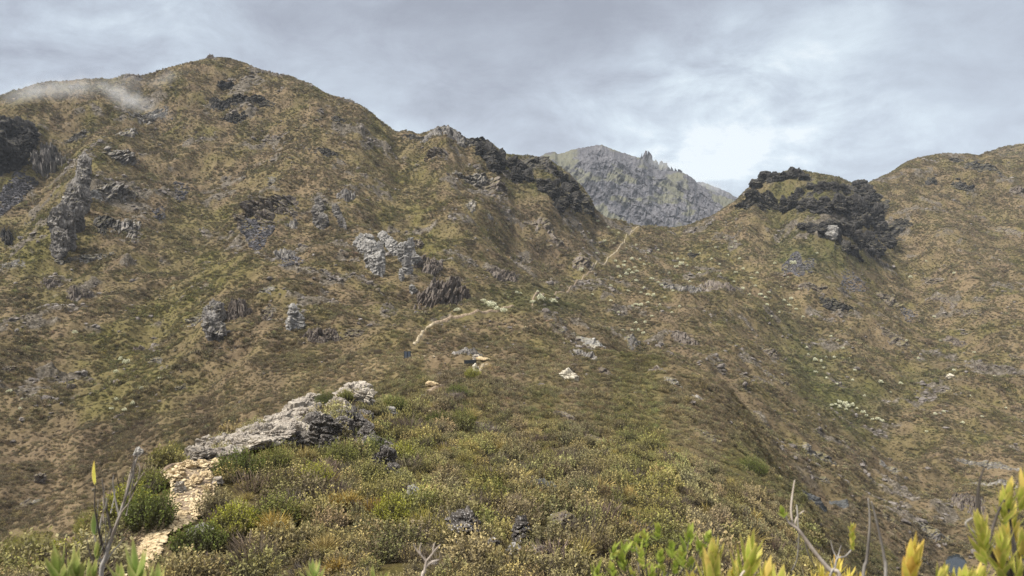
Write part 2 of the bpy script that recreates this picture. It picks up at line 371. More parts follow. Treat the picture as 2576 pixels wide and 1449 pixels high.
def rock_mat(name, c1, c2, c3, scale, lichen=0.0, lcol=(0.5, 0.5, 0.46), ldens=0.6, bdist=None, ledge=0.0):
    m, n, p = new_mat(name, 0.85, 0.25)
    a = noise_node(n, 0.35 * scale, 5, 0.6); b = noise_node(n, 2.2 * scale, 6, 0.65)
    g = n.nodes.new('ShaderNodeNewGeometry')
    mpn = n.nodes.new('ShaderNodeMapping'); mpn.inputs['Scale'].default_value = (2.2 * scale, 2.2 * scale, 0.45 * scale); mpn.inputs['Rotation'].default_value = (0.25, 0.3, 0)
    n.links.new(g.outputs['Position'], mpn.inputs[0])
    s = noise_node(n, 1.0, 5, 0.6, mpn.outputs[0])
    f = math_node(n, 'ADD', math_node(n, 'MULTIPLY', a, 0.5), math_node(n, 'MULTIPLY', s, 0.5))
    col = ramp(n, f, [(0.36, c1), (0.5, c2), (0.62, c3)])
    if lichen > 0:
        ln = noise_node(n, 9 * scale, 3, 0.6)
        lf = ramp(n, ln, [(ldens, (0, 0, 0)), (ldens + 0.05, (1, 1, 1))])
        lm = math_node(n, 'MULTIPLY', lf, lichen)
        col = mixc(n, lm, col, lcol)
    n.links.new(col, p.inputs['Base Color'])
    if ledge > 0:
        # heath and moss settle on every ledge that faces the sky
        sp = n.nodes.new('ShaderNodeSeparateXYZ'); n.links.new(g.outputs['True Normal'], sp.inputs[0])
        gn = noise_node(n, 3.0 * scale, 4, .6)
        gf = math_node(n, 'MULTIPLY', math_node(n, 'SUBTRACT', math_node(n, 'ADD', sp.outputs[2], math_node(n, 'MULTIPLY', gn, .5)), .98), 6.0, clamp=True)
        gc = ramp(n, noise_node(n, 1.3, 4, .6), [(.4, (.075, .07, .025)), (.6, (.16, .13, .055))])
        col = mixc(n, math_node(n, 'MULTIPLY', gf, ledge), col, gc)
    n.links.new(col, p.inputs['Base Color'])
    hgt = math_node(n, 'ADD', math_node(n, 'MULTIPLY', b, 0.6), math_node(n, 'MULTIPLY', s, 0.8))
    bump(n, p, hgt, bdist if bdist else 0.35 / scale)
    return m
M = {}
M['pale'] = rock_mat('pale_grey_rock', (0.13, 0.122, 0.116), (0.24, 0.23, 0.22), (0.37, 0.355, 0.335), 0.6, 0.5, ledge=.5)
M['grey'] = rock_mat('grey_rock', (0.05, 0.045, 0.042), (0.125, 0.115, 0.108), (0.29, 0.27, 0.25), 0.6, 0.3, ledge=.85)
M['brown'] = rock_mat('brown_rock', (0.045, 0.036, 0.03), (0.10, 0.08, 0.068), (0.19, 0.165, 0.145), 0.7, 0.35, ledge=.9)
M['dark'] = rock_mat('dark_rock', (0.012, 0.011, 0.011), (0.028, 0.026, 0.025), (0.07, 0.065, 0.061), 0.5, 0.2, (0.14, 0.135, 0.11), 0.63, ledge=.5)
M['white'] = rock_mat('white_rock', (0.32, 0.28, 0.22), (0.46, 0.42, 0.34), (0.58, 0.54, 0.46), 1.2)
M['hero'] = rock_mat('weathered_pale_rock', (0.13, 0.11, 0.095), (0.25, 0.22, 0.185), (0.40, 0.36, 0.30), 2.2, 0.5, (0.62, 0.6, 0.56))
M['speck'] = rock_mat('lichen_speckled_dark_rock', (0.03, 0.026, 0.024), (0.07, 0.062, 0.056), (0.14, 0.125, 0.11), 2.0, 0.85, (0.42, 0.4, 0.38), 0.58)
M['warm'] = rock_mat('ochre_stone', (0.24, 0.17, 0.10), (0.42, 0.33, 0.20), (0.58, 0.48, 0.32), 3.5)
M['slate'] = rock_mat('slate_scree', (0.035, 0.034, 0.038), (0.08, 0.077, 0.085), (0.16, 0.155, 0.165), 1.5)
M['wet'] = rock_mat('smooth_dark_slab', (0.034, 0.035, 0.036), (0.052, 0.054, 0.055), (0.08, 0.082, 0.082), 1.2, bdist=0.02)

# the ground itself: peaty soil and moss, plant-gap shade painted into 'tint', with bare stone where 'rock' is high
tm, n, p = new_mat('heath_ground', 0.95, 0.1)
at = n.nodes.new('ShaderNodeAttribute'); at.attribute_name = 'tint'
ar = n.nodes.new('ShaderNodeAttribute'); ar.attribute_name = 'rock'
f1 = noise_node(n, 1.4, 6, 0.7); f2 = noise_node(n, 0.35, 5, 0.6)
v1 = math_node(n, 'ADD', math_node(n, 'MULTIPLY', f1, 1.3), 0.35)
sc1 = n.nodes.new('ShaderNodeVectorMath'); sc1.operation = 'SCALE'; n.links.new(at.outputs['Color'], sc1.inputs[0]); n.links.new(v1, sc1.inputs[3])
rk = ramp(n, math_node(n, 'ADD', math_node(n, 'MULTIPLY', f1, 0.6), math_node(n, 'MULTIPLY', f2, 0.4)), [(0.34, (0.028, 0.024, 0.02)), (0.5, (0.08, 0.068, 0.052)), (0.66, (0.20, 0.178, 0.15))])
n.links.new(mixc(n, ar.outputs['Fac'], sc1.outputs[0], rk), p.inputs['Base Color'])
bump(n, p, math_node(n, 'ADD', f1, f2), 0.35)
M['ground'] = tm

# ------------------------------------------------------------------ where the heath is greener, browner or paler (frame units: x, y, rx, ry, rotation, strength, kind)
GREEN, STRAW, BROWN, DGREEN = 0, 1, 2, 3
ZONES = [
 (310, 925, 85, 105, 20, 1.0, GREEN), (240, 1000, 60, 60, 0, .5, GREEN), (455, 775, 60, 50, -30, .9, GREEN), (560, 690, 60, 45, 0, .8, GREEN), (480, 600, 70, 60, 0, .5, GREEN),
 (130, 590, 60, 80, 30, .8, GREEN), (60, 640, 80, 60, 0, .6, GREEN), (60, 440, 25, 70, 40, .8, GREEN), (230, 400, 60, 25, -30, .5, GREEN), (530, 540, 70, 30, 0, .5, GREEN),
 (950, 360, 60, 35, 30, .7, GREEN), (1040, 450, 50, 25, 0, .8, GREEN), (1010, 520, 80, 40, 0, .4, GREEN), (1110, 610, 80, 40, 20, .6, GREEN), (1290, 400, 15, 60, 15, .9, GREEN),
 (1420, 405, 40, 60, 30, .5, GREEN), (1300, 750, 110, 28, -8, 1.0, DGREEN), (1400, 770, 60, 20, 0, .9, DGREEN), (1150, 800, 70, 20, -8, .7, GREEN), (1500, 720, 80, 30, 25, .4, GREEN),
 (1880, 1175, 60, 42, 15, 1.1, GREEN), (1960, 1230, 60, 30, 30, .5, DGREEN), (2120, 1000, 60, 110, -40, .9, DGREEN), (2010, 900, 40, 90, -30, .7, DGREEN), (2060, 650, 60, 30, 0, .7, DGREEN), (1970, 640, 30, 30, 0, .8, DGREEN),
 (1955, 500, 18, 50, 0, .7, DGREEN), (2060, 510, 120, 75, 0, .7, DGREEN), (1350, 430, 130, 60, 25, .5, DGREEN), (2100, 640, 160, 40, 10, .4, DGREEN), (2300, 960, 120, 40, -20, .3, DGREEN), (1850, 700, 60, 90, -35, .4, GREEN), (2350, 900, 80, 40, -30, .35, GREEN), (1080, 1160, 500, 120, 0, .25, GREEN), (1750, 640, 60, 30, 0, .3, GREEN),
 (850, 340, 180, 50, 15, .7, STRAW), (720, 450, 200, 40, 0, .5, STRAW), (560, 420, 140, 30, 0, .5, STRAW), (1000, 910, 220, 35, -12, 1.0, STRAW), (1250, 930, 150, 35, 0, .7, STRAW), (900, 700, 250, 60, 0, .35, STRAW),
 (1380, 820, 120, 25, 0, .8, STRAW), (1900, 640, 60, 110, -15, .9, STRAW), (1500, 1010, 160, 50, 30, .5, STRAW), (2450, 700, 140, 120, 0, .4, STRAW), (2330, 560, 100, 80, 30, .5, STRAW), (700, 1050, 300, 60, -25, .5, STRAW),
 (130, 1090, 260, 120, 0, .8, BROWN), (60, 1280, 120, 80, 0, .6, BROWN), (700, 900, 200, 60, 0, .4, BROWN), (1000, 760, 300, 60, 0, .5, BROWN), (1400, 620, 130, 70, 30, .8, BROWN), (1650, 800, 160, 60, 20, .5, BROWN), (2150, 1170, 150, 60, 0, .6, BROWN),
 (1300, 560, 120, 90, 20, .5, BROWN), (1750, 1000, 140, 90, 30, .4, BROWN), (1300, 1130, 150, 60, 25, .5, BROWN), (2300, 1330, 150, 60, 10, .6, BROWN), (640, 620, 200, 60, 0, .35, BROWN), (420, 560, 120, 60, 0, .5, BROWN), (1400, 1260, 120, 60, 20, .4, BROWN),
]
PALM = np.array([[0.150, 0.150, 0.046], [0.255, 0.208, 0.125], [0.134, 0.106, 0.072], [0.092, 0.110, 0.036]])
def heath_tint(x, y, z, jitter=None):
    px, py = w2d(x, y, z); r = np.hypot(x, y)
    ws = [0 * x + 0.0] * 4
    for (zx, zy, rx, ry, rot, st, kind) in ZONES:
        c, s = math.cos(R(rot)), math.sin(R(rot))
        dx = px - zx; dy = py - zy
        a = (dx * c + dy * s) / rx; b = (-dx * s + dy * c) / ry
        d = a * a + b * b
        ws[kind] = ws[kind] + st * np.exp(-d * 0.9)
    k = np.clip(r / 160, 0.12, 1.0)
    n1 = fbm(x / (22 * k), y / (22 * k), 4, 101, .6); n2 = fbm(x / (15 * k) + 40, y / (15 * k), 4, 111, .6); n3 = fbm(x / (9 * k), y / (9 * k) + 9, 3, 121, .6)
    base_w = 0.75
    wg = np.clip(0.14 + 1.5 * n1 * (1 - .45 * sstep(r, 90, 30)) + ws[0] * 2.6, 0, 3); wst = np.clip(0.15 + 1.8 * n2 + ws[1] * 1.3, 0, 3); wb = np.clip(0.40 + 1.6 * n3 + ws[2] * 1.0, 0, 3); wd = np.clip(ws[3] * 2.6 - .1, 0, 3)
    t = base_w + wg + wst + wb + wd
    nb = np.array([0.166, 0.144, 0.074])
    nearf = sstep(r, 95, 20)[..., None]
    basec = nb * (1 - nearf) + np.array([0.170, 0.152, 0.050]) * nearf
    col = (basec * base_w + PALM[0] * wg[..., None] + PALM[1] * wst[..., None] + PALM[2] * wb[..., None] + PALM[3] * wd[..., None]) / t[..., None]
    return col

# ------------------------------------------------------------------ ribs and gullies
RIBS = [
 ([(150, 645), (190, 520), (235, 430), (300, 372)], 9, 17), ([(0, 610), (60, 480), (150, 350)], -8, 15), ([(240, 900), (370, 760), (490, 640), (560, 500)], -5, 18),
 ([(720, 900), (700, 720), (690, 520), (790, 330)], 4, 20), ([(1005, 335), (1030, 450), (1000, 580)], -7, 16), ([(1225, 360), (1245, 450), (1195, 540), (1180, 640)], 6, 15),
 ([(1285, 395), (1315, 510), (1290, 640)], -5, 11), ([(1410, 450), (1390, 560), (1470, 670)], 6, 15), ([(930, 560), (940, 680), (1010, 740)], 5, 16), ([(540, 880), (560, 760), (680, 730), (745, 800)], 4, 14),
 ([(2190, 480), (2260, 570), (2330, 700), (2400, 860)], -9, 17), ([(1955, 520), (1965, 640), (2010, 800), (2090, 950), (2160, 1040)], -6, 15), ([(1270, 815), (1400, 850), (1500, 880)], 3, 15),
 ([(1330, 775), (1560, 800), (1780, 900), (1900, 1030)], -4, 14), ([(2020, 700), (2100, 770), (2240, 860)], 5, 12), ([(2430, 400), (2380, 560), (2450, 780)], 5, 25), ([(2500, 480), (2500, 680), (2430, 900)], -5, 20),
 ([(2080, 440), (2090, 520), (2090, 600)], 7, 20), ([(0, 1080), (180, 1190), (330, 1040)], -3, 8), ([(320, 200), (420, 330), (560, 470)], -4, 18), ([(620, 200), (610, 300), (560, 400)], 5, 20), ([(820, 260), (860, 400), (830, 520)], 4, 18),
 ([(2330, 980), (2180, 1180), (2250, 1350)], -3, 14), ([(2560, 760), (2420, 960), (2300, 1060)], 3, 16),
]
HG0 = HG
for poly, hgt_, wid_ in RIBS:
    c = hit([q_[0] for q_ in poly], [q_[1] for q_ in poly])[:, :2]; c = c[~np.isnan(c[:, 0])]
    if len(c) < 2: continue
    box_ = (XG > c[:, 0].min() - 3 * wid_) & (XG < c[:, 0].max() + 3 * wid_) & (YG > c[:, 1].min() - 3 * wid_) & (YG < c[:, 1].max() + 3 * wid_)
    x_, y_ = XG[box_], YG[box_]; dm = np.full(x_.shape, 1e9)
    for k in range(len(c) - 1):
        ax, ay = c[k]; dx_, dy_ = c[k + 1] - c[k]; l2 = dx_ * dx_ + dy_ * dy_
        t = np.clip(((x_ - ax) * dx_ + (y_ - ay) * dy_) / l2, 0, 1)
        dm = np.minimum(dm, np.hypot(x_ - ax - t * dx_, y_ - ay - t * dy_))
    dm = dm * (1 + .3 * vnoise(x_ / 14, y_ / 14, 71))
    HG = HG.copy(); HG[box_] += hgt_ * np.exp(-(dm / wid_) ** 2)

# ------------------------------------------------------------------ craggy ground on the mountain sides
crag = fbm(XG / 30, YG / 30, 3, 201, .55) + 0.55 * fbm(XG / 7, YG / 7, 2, 211)
pxg, pyg = w2d(XG, YG, base)
extra = np.zeros_like(XG)
for (ex, ey, erx, ery, es) in [(100, 480, 160, 130, .22), (640, 260, 150, 90, .15), (1350, 430, 150, 80, .30), (2080, 540, 170, 110, .15), (850, 800, 420, 90, .12), (2250, 1280, 260, 110, .16), (1480, 880, 120, 70, .14), (1350, 620, 130, 120, .18), (280, 520, 150, 120, .15), (2150, 760, 140, 80, .15),
                               (1640, 730, 200, 40, .1), (1900, 640, 60, 90, -.3), (1000, 930, 300, 40, -.25), (310, 925, 90, 110, -.4), (2450, 650, 150, 120, -.05), (1300, 750, 120, 30, -.4), (450, 1080, 420, 90, -.12)]:
    extra += es * np.exp(-(((pxg - ex) / erx) ** 2 + ((pyg - ey) / ery) ** 2))
rockm = sstep(crag + extra, 0.31, 0.45) * sstep(RG, 150, 200)
c1, e1, _ = cellrock(XG / 4.2 + .3 * HG / 4, YG / 6.5, 301, 1.6)
c2, e2, _ = cellrock(XG / 1.5, YG / 2.2, 311, 1.2)
HG = HG + rockm * (0.9 * (c1 - .25) + 0.5 * (c2 - .4)) * (YG > 0)
# the hollow of the pond on the valley floor
SKYLINE = [(-60, 262), (0, 245), (60, 222), (100, 207), (150, 202), (230, 195), (290, 195), (330, 184), (370, 188), (440, 164), (500, 151), (530, 143), (560, 141), (592, 143), (630, 158), (680, 175), (740, 190), (790, 208), (830, 232), (880, 246), (920, 266), (950, 294), (1002, 330), (1022, 324),
 (1060, 334), (1088, 322), (1120, 314), (1150, 326), (1178, 346), (1210, 343), (1240, 358), (1262, 380), (1300, 388), (1345, 388), (1384, 402), (1430, 430), (1462, 464), (1482, 492), (1497, 526), (1530, 545), (1600, 563), (1660, 567), (1700, 568), (1740, 560), (1780, 545), (1850, 500), (1872, 478),
 (1900, 450), (1925, 434), (1960, 431), (2000, 422), (2022, 426), (2050, 433), (2100, 441), (2130, 453), (2152, 462), (2180, 456), (2230, 433), (2270, 406), (2300, 393), (2340, 386), (2372, 381), (2430, 384), (2480, 389)]
def fit_skyline():
    """raise or lower the crests so that the mountains have their surveyed outline"""
    global HG
    sx_ = np.array([q_[0] for q_ in SKYLINE], float); sy_ = np.array([q_[1] for q_ in SKYLINE], float) + 4
    far = (RG > 300) & (RG < 900)
    for it in range(2):
        px_, py_ = w2d(XG, YG, HG)
        row = np.where(far & (YG > 0), py_, 9e9); jm = np.argmin(row, axis=1); cur = row[np.arange(len(TH)), jm]
        colx = 1288 + F_D * np.tan(np.clip(TH, -1.2, 1.2))
        ok = (colx > -60) & (colx < 2480)
        d = np.where(ok, cur - np.interp(colx, sx_, sy_), 0.0)
        k_ = np.hanning(9); k_ /= k_.sum(); d = np.convolve(d, k_, 'same')
        fade = sstep(colx, -60, 0) * (1 - sstep(colx, 2440, 2480)); d = np.clip(d, -60, 60) * fade * ok
        rc = RG[np.arange(len(TH)), jm]
        wgt = sstep(RG, (rc * .70)[:, None], (rc * .97)[:, None])
        HG = HG + wgt * d[:, None] / F_D * np.minimum(RG, (rc * 1.15)[:, None]) * (YG > 0)
fit_skyline()
_p = hit(2404, 1420)[0]
PONDC = _p.copy()
qx = (XG - _p[0]); qy = (YG - _p[1])
bx = _p[0] / _p[1]
qx = qx - bx * qy
pr_ = np.sqrt((qx / 2.1) ** 2 + (qy / 5.2) ** 2) * (1 + .22 * vnoise(XG / 2.2, YG / 2.2, 61))
wb_ = 1 - sstep(pr_, 1.0, 3.0)
HG = HG * (1 - wb_) + wb_ * (_p[2] + .35) - 1.0 * (1 - sstep(pr_, .8, 1.35))
# ground tint darkened, most near the viewer: painted shade in the plant gaps
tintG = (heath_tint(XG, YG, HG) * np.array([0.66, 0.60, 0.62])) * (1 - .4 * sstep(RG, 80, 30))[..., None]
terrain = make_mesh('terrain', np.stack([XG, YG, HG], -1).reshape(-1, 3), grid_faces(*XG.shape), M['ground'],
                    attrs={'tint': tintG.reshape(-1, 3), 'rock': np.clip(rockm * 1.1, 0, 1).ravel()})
terrain['kind'] = 'structure'
# the small ground right under the viewer closes the sheet
k0 = len(TH); ring = np.stack([XG[:, 0], YG[:, 0], HG[:, 0]], -1)
# running skyline seen from the viewpoint, kept for culling what nobody near the viewpoint could see
slope = (HG + 0.6) / RG
runmax = np.maximum.accumulate(slope, axis=1)
VIS = (runmax - slope) < 0.05
BLOCK = np.zeros(XG.shape, bool)
def cell_of(x, y):
    i = np.clip(np.rint(np.interp(np.arctan2(x, y), TH, np.arange(len(TH)))).astype(int), 0, len(TH) - 1)
    j = np.clip(np.rint(np.interp(np.log(np.maximum(np.hypot(x, y), .41)), LR, np.arange(len(LR)))).astype(int), 0, len(LR) - 1)
    return i, j
def block(x, y, grow=1):
    i, j = cell_of(np.asarray(x), np.asarray(y))
    for a in range(-grow, grow + 1):
        for b in range(-grow, grow + 1):
            BLOCK[np.clip(i + a, 0, len(TH) - 1), np.clip(j + b, 0, len(LR) - 1)] = True
def label(o, text, cat, group=None):
    o['label'] = text; o['category'] = cat
    if group: o['group'] = group
    return o
def normal_at(x, y, e):
    gx = (Hs(np.array([x + e]), np.array([y]))[0] - Hs(np.array([x - e]), np.array([y]))[0]) / (2 * e)
    gy = (Hs(np.array([x]), np.array([y + e]))[0] - Hs(np.array([x]), np.array([y - e]))[0]) / (2 * e)
    n = np.array([-gx, -gy, 1.0]); return n / np.linalg.norm(n)

# ------------------------------------------------------------------ rock outcrops breaking through the heath
_seed = [1000]
def outcrop(px, py, w, h, rot, tone, prot, text, name='rock_outcrop', cat='rock outcrop', stretch=2.2, cells=7, flat=0.0, group=None, solid=0.0):
    _seed[0] += 13; sd_ = _seed[0]
    c = hit(px, py + h * 0.1)[0]
    if np.isnan(c[0]):
        c = hit(px, py + h * 0.5 + 4)[0]
        if np.isnan(c[0]): print('NOHIT', px, py, text); return None
    Y = c[1]; scale = Y / F_D
    size = max(w, h) * scale
    n_ = normal_at(c[0], c[1], max(size * 0.45, 1.0))
    up = np.array([0, 0, 1.0])
    view = -c / np.linalg.norm(c)
    # face the rock a little more upright than the slope
    nn = n_ * (1 - 0.25) + 0.25 * np.array([view[0], view[1], 0]); nn /= np.linalg.norm(nn)
    t1 = np.cross(up, nn); t1 /= np.linalg.norm(t1)
    if t1[0] < 0: t1 = -t1
    t2 = np.cross(nn, t1); t2 /= np.linalg.norm(t2)
    if t2[2] < 0: t2 = -t2
    c0 = np.array(w2d(*c))
    J1 = np.array(w2d(*(c + t1))) - c0; J2 = np.array(w2d(*(c + t2))) - c0
    ms = 0.42 / scale
    if abs(J2[1]) < ms: J2 = J2 * ms / max(abs(J2[1]), 1e-6); J2[0] = np.clip(J2[0], -ms, ms)
    if abs(J1[0]) < ms: J1 = J1 * ms / max(abs(J1[0]), 1e-6)
    JI = np.linalg.inv(np.stack([J1, J2], 1))
    nu = int(np.clip(w * 0.9, 30, 210)); nv = int(np.clip(h * 0.9, 30, 210))
    u, v = np.meshgrid(np.linspace(-1.15, 1.15, nu), np.linspace(-1.15, 1.15, nv), indexing='ij')
    cr, sr = math.cos(R(rot)), math.sin(R(rot))
    sx = u * w / 2 * cr - v * h / 2 * sr; sy = u * w / 2 * sr + v * h / 2 * cr
    ab = np.einsum('ij,juv->iuv', JI, np.stack([sx, sy]))
    a, b = ab
    msz = min(w, h) * scale
    cs = max(size / cells, msz / (cells * .8))
    # local axes for bedding
    A = (u * w / 2 * scale); B = (v * h / 2 * scale)
    wob = 0.25 * cs
    A2 = A + wob * fbm(A / cs, B / cs, 2, sd_ + 5); B2 = B + wob * fbm(A / cs + 7, B / cs, 2, sd_ + 6)
    if h >= w: stx, sty = cs, cs * stretch
    else: stx, sty = cs * (1 if stretch > 1 else 1 / stretch), cs * max(stretch * .6, 1)
    k1, ed1, id1 = cellrock(A2 / stx, B2 / sty, sd_, 1.25)
    k2, ed2, id2 = cellrock(A2 / stx * 2.7 + 3, B2 / sty * 2.7, sd_ + 31, .7)
    k3, ed3, id3 = cellrock(A2 / stx * 6.5 + 3, B2 / sty * 5.5, sd_ + 51, .7)
    rho = u * u + v * v + 0.75 * fbm(u * 2.3 + sd_, v * 2.3, 4, sd_ + 9, .6)
    env = 1 - np.clip(rho, -.6, 3)
    amp = prot * msz * 0.5
    prof = np.clip(.62 - .42 * v, .15, 1.1) if n_[2] < .93 else 1.0
    hh = amp * (env * (1.15 + solid) * prof + (1 - flat) * ((k1 - .5) * 0.85 + (k2 - .5) * 0.40 + (k3 - .5) * .08) * (.55 + .45 * prof))
    hh = hh - amp * (1 - flat) ** 2 * (0.40 * np.exp(-ed1 * 11) + 0.15 * np.exp(-ed2 * 10))
    edge = sstep(np.maximum(abs(u), abs(v)), 0.92, 1.12)
    hh = hh * (1 - edge) - edge * (0.3 + 0.15 * amp)
    if np.hypot(c[0], c[1]) < 70: hh = hh + .22 * (env > .15)
    pos = c[:, None, None] + t1[:, None, None] * a + t2[:, None, None] * b
    gz = Hs(pos[0], pos[1])
    dz = np.clip(gz - pos[2], -size * .5, size * .5)
    pos = pos + np.array([0, 0, 1.0])[:, None, None] * dz
    hh = np.maximum(hh, -0.6 - 0.3 * amp)
    ow = np.array([n_[0], n_[1], 0]); ow = ow / (np.linalg.norm(ow) + 1e-6)
    nd = (nn * 0.35 + ow * 0.65) if n_[2] < .93 else nn * 1.0
    nd /= np.linalg.norm(nd)
    V = pos + nd[:, None, None] * hh
    V = V.transpose(1, 2, 0).reshape(-1, 3); F = grid_faces(nu, nv)
    keep = hh.reshape(-1)[F].max(1) > -0.12 * amp - .1
    F = F[keep]
    if len(F) < 12: print('EMPTYROCK', text); return None
    us = np.unique(F); mp_ = -np.ones(len(V), int); mp_[us] = np.arange(len(us))
    V = V[us]; F = mp_[F]
    if (np.cross(V[F[0, 1]] - V[F[0, 0]], V[F[0, 2]] - V[F[0, 0]]) @ nn) < 0: F = F[:, ::-1]
    org = c.copy()
    o = make_mesh(name, V - org, F, M[tone], smooth=False); o.location = org
    label(o, text, cat, group)
    hi = (hh > 0.10 * amp).reshape(-1)
    pf = pos.reshape(3, -1)[:, hi]
    if len(pf[0]): block(pf[0], pf[1], 0)
    return o

def icosphere(sub):
    t = (1 + 5 ** .5) / 2
    v = [(-1, t, 0), (1, t, 0), (-1, -t, 0), (1, -t, 0), (0, -1, t), (0, 1, t), (0, -1, -t), (0, 1, -t), (t, 0, -1), (t, 0, 1), (-t, 0, -1), (-t, 0, 1)]
    f = [(0,11,5),(0,5,1),(0,1,7),(0,7,10),(0,10,11),(1,5,9),(5,11,4),(11,10,2),(10,7,6),(7,1,8),(3,9,4),(3,4,2),(3,2,6),(3,6,8),(3,8,9),(4,9,5),(2,4,11),(6,2,10),(8,6,7),(9,8,1)]
    v = [np.array(p) / np.linalg.norm(p) for p in v]
    for _ in range(sub):
        mid = {}; nf = []
        def m(a, b):
            k = (min(a, b), max(a, b))
            if k not in mid:
                p = v[a] + v[b]; v.append(p / np.linalg.norm(p)); mid[k] = len(v) - 1
            return mid[k]
        for a, b, c in f:
            x, y, z = m(a, b), m(b, c), m(c, a)
            nf += [(a, x, z), (b, y, x), (c, z, y), (x, y, z)]
        f = nf
    return np.array(v), np.array(f)
ICO = {s: icosphere(s) for s in (1, 2, 3, 4, 5)}
def boulder_mesh(dims, seed, sub=4, planes=14, rough=0.06, soft=0.12):
    """angular stone: a ball cut by random planes, then weathered"""
    r = np.random.default_rng(seed)
    d, f = ICO[sub]
    nrm = r.normal(size=(planes, 3)); nrm /= np.linalg.norm(nrm, axis=1)[:, None]
    hgt = r.uniform(0.62, 1.0, planes)
    dots = d @ nrm.T
    rad = np.min(np.where(dots > 0.05, hgt / np.maximum(dots, 0.05), 9), axis=1)
    rad = np.minimum(rad, 1.12)
    x, y, z = d.T
    rad = rad * (1 + rough * (fbm(x * 2 + seed, y * 2 + z * 1.7, 3, seed % 97) + 0.8 * fbm(z * 5 + seed, x * 4 - y * 3, 3, seed % 89)))
    V = d * rad[:, None] * np.array(dims) / 2
    if sub >= 4:
        # bedding and joints: blocky steps seen from three sides
        mn = min(dims); s1 = mn * .30; e = 0
        for k, (i, j, w_) in enumerate(((0, 2, abs(y)), (1, 2, abs(x)), (0, 1, abs(z)))):
            a, b = V[:, i] / s1 * .55 + .35 * V[:, j] / s1, V[:, j] / s1 * (1.3 if j == 2 else .8)
            c1_, e1_, _ = cellrock(a, b, seed + 3 * k, 1.4); c2_, e2_, _ = cellrock(a * 2.6, b * 2.8, seed + 3 * k + 1, 1.2)
            e = e + w_ * ((c1_ - .5) * .20 + (c2_ - .5) * .08 - .11 * np.exp(-e1_ * 14) - .04 * np.exp(-e2_ * 10))
        V = V + d * (e * mn)[:, None]
    return V, f
def place_rock(name, px, py, w, h, tone, text, cat='rock', seed=None, depth=1.0, rotz=None, sub=4, sink=0.3, tilt=0.25, group=None, rough=.06, planes=14):
    """a boulder whose visible width and height in the frame are w, h, its foot on the land at (px, py+h/2)"""
    _seed[0] += 7; seed = seed or _seed[0]
    c = hit(px, py + h * 0.42)[0]
    if np.isnan(c[0]): print('NOHIT', text); return None
    s = np.linalg.norm(c) / F_D
    W, H_ = w * s, h * s
    V, F = boulder_mesh((W * 1.05, W * depth, H_ * 1.25), seed, sub, planes, rough)
    r = random.Random(seed)
    m = np.array(Euler((r.uniform(-tilt, tilt), r.uniform(-tilt, tilt), r.uniform(-.4, .4) if rotz is None else rotz)).to_matrix())
    V = V @ m.T
    foot = c + np.array([0, W * depth * .25, 0])
    foot[2] = Hs(foot[0:1], foot[1:2])[0]
    o = make_mesh(name, V, F, M[tone], smooth=False)
    o.location = (foot[0], foot[1], foot[2] + H_ * (0.5 - sink * .5) + (.16 if np.hypot(c[0], c[1]) < 60 and 'bush' in text + 'bush' and py > 1250 else 0))
    label(o, text, cat, group)
    a = np.linspace(0, 6.28, 24)
    for q_ in (.2, .45):
        block(foot[0] + W * q_ * np.cos(a), foot[1] + W * depth * q_ * np.sin(a), 0)
    return o

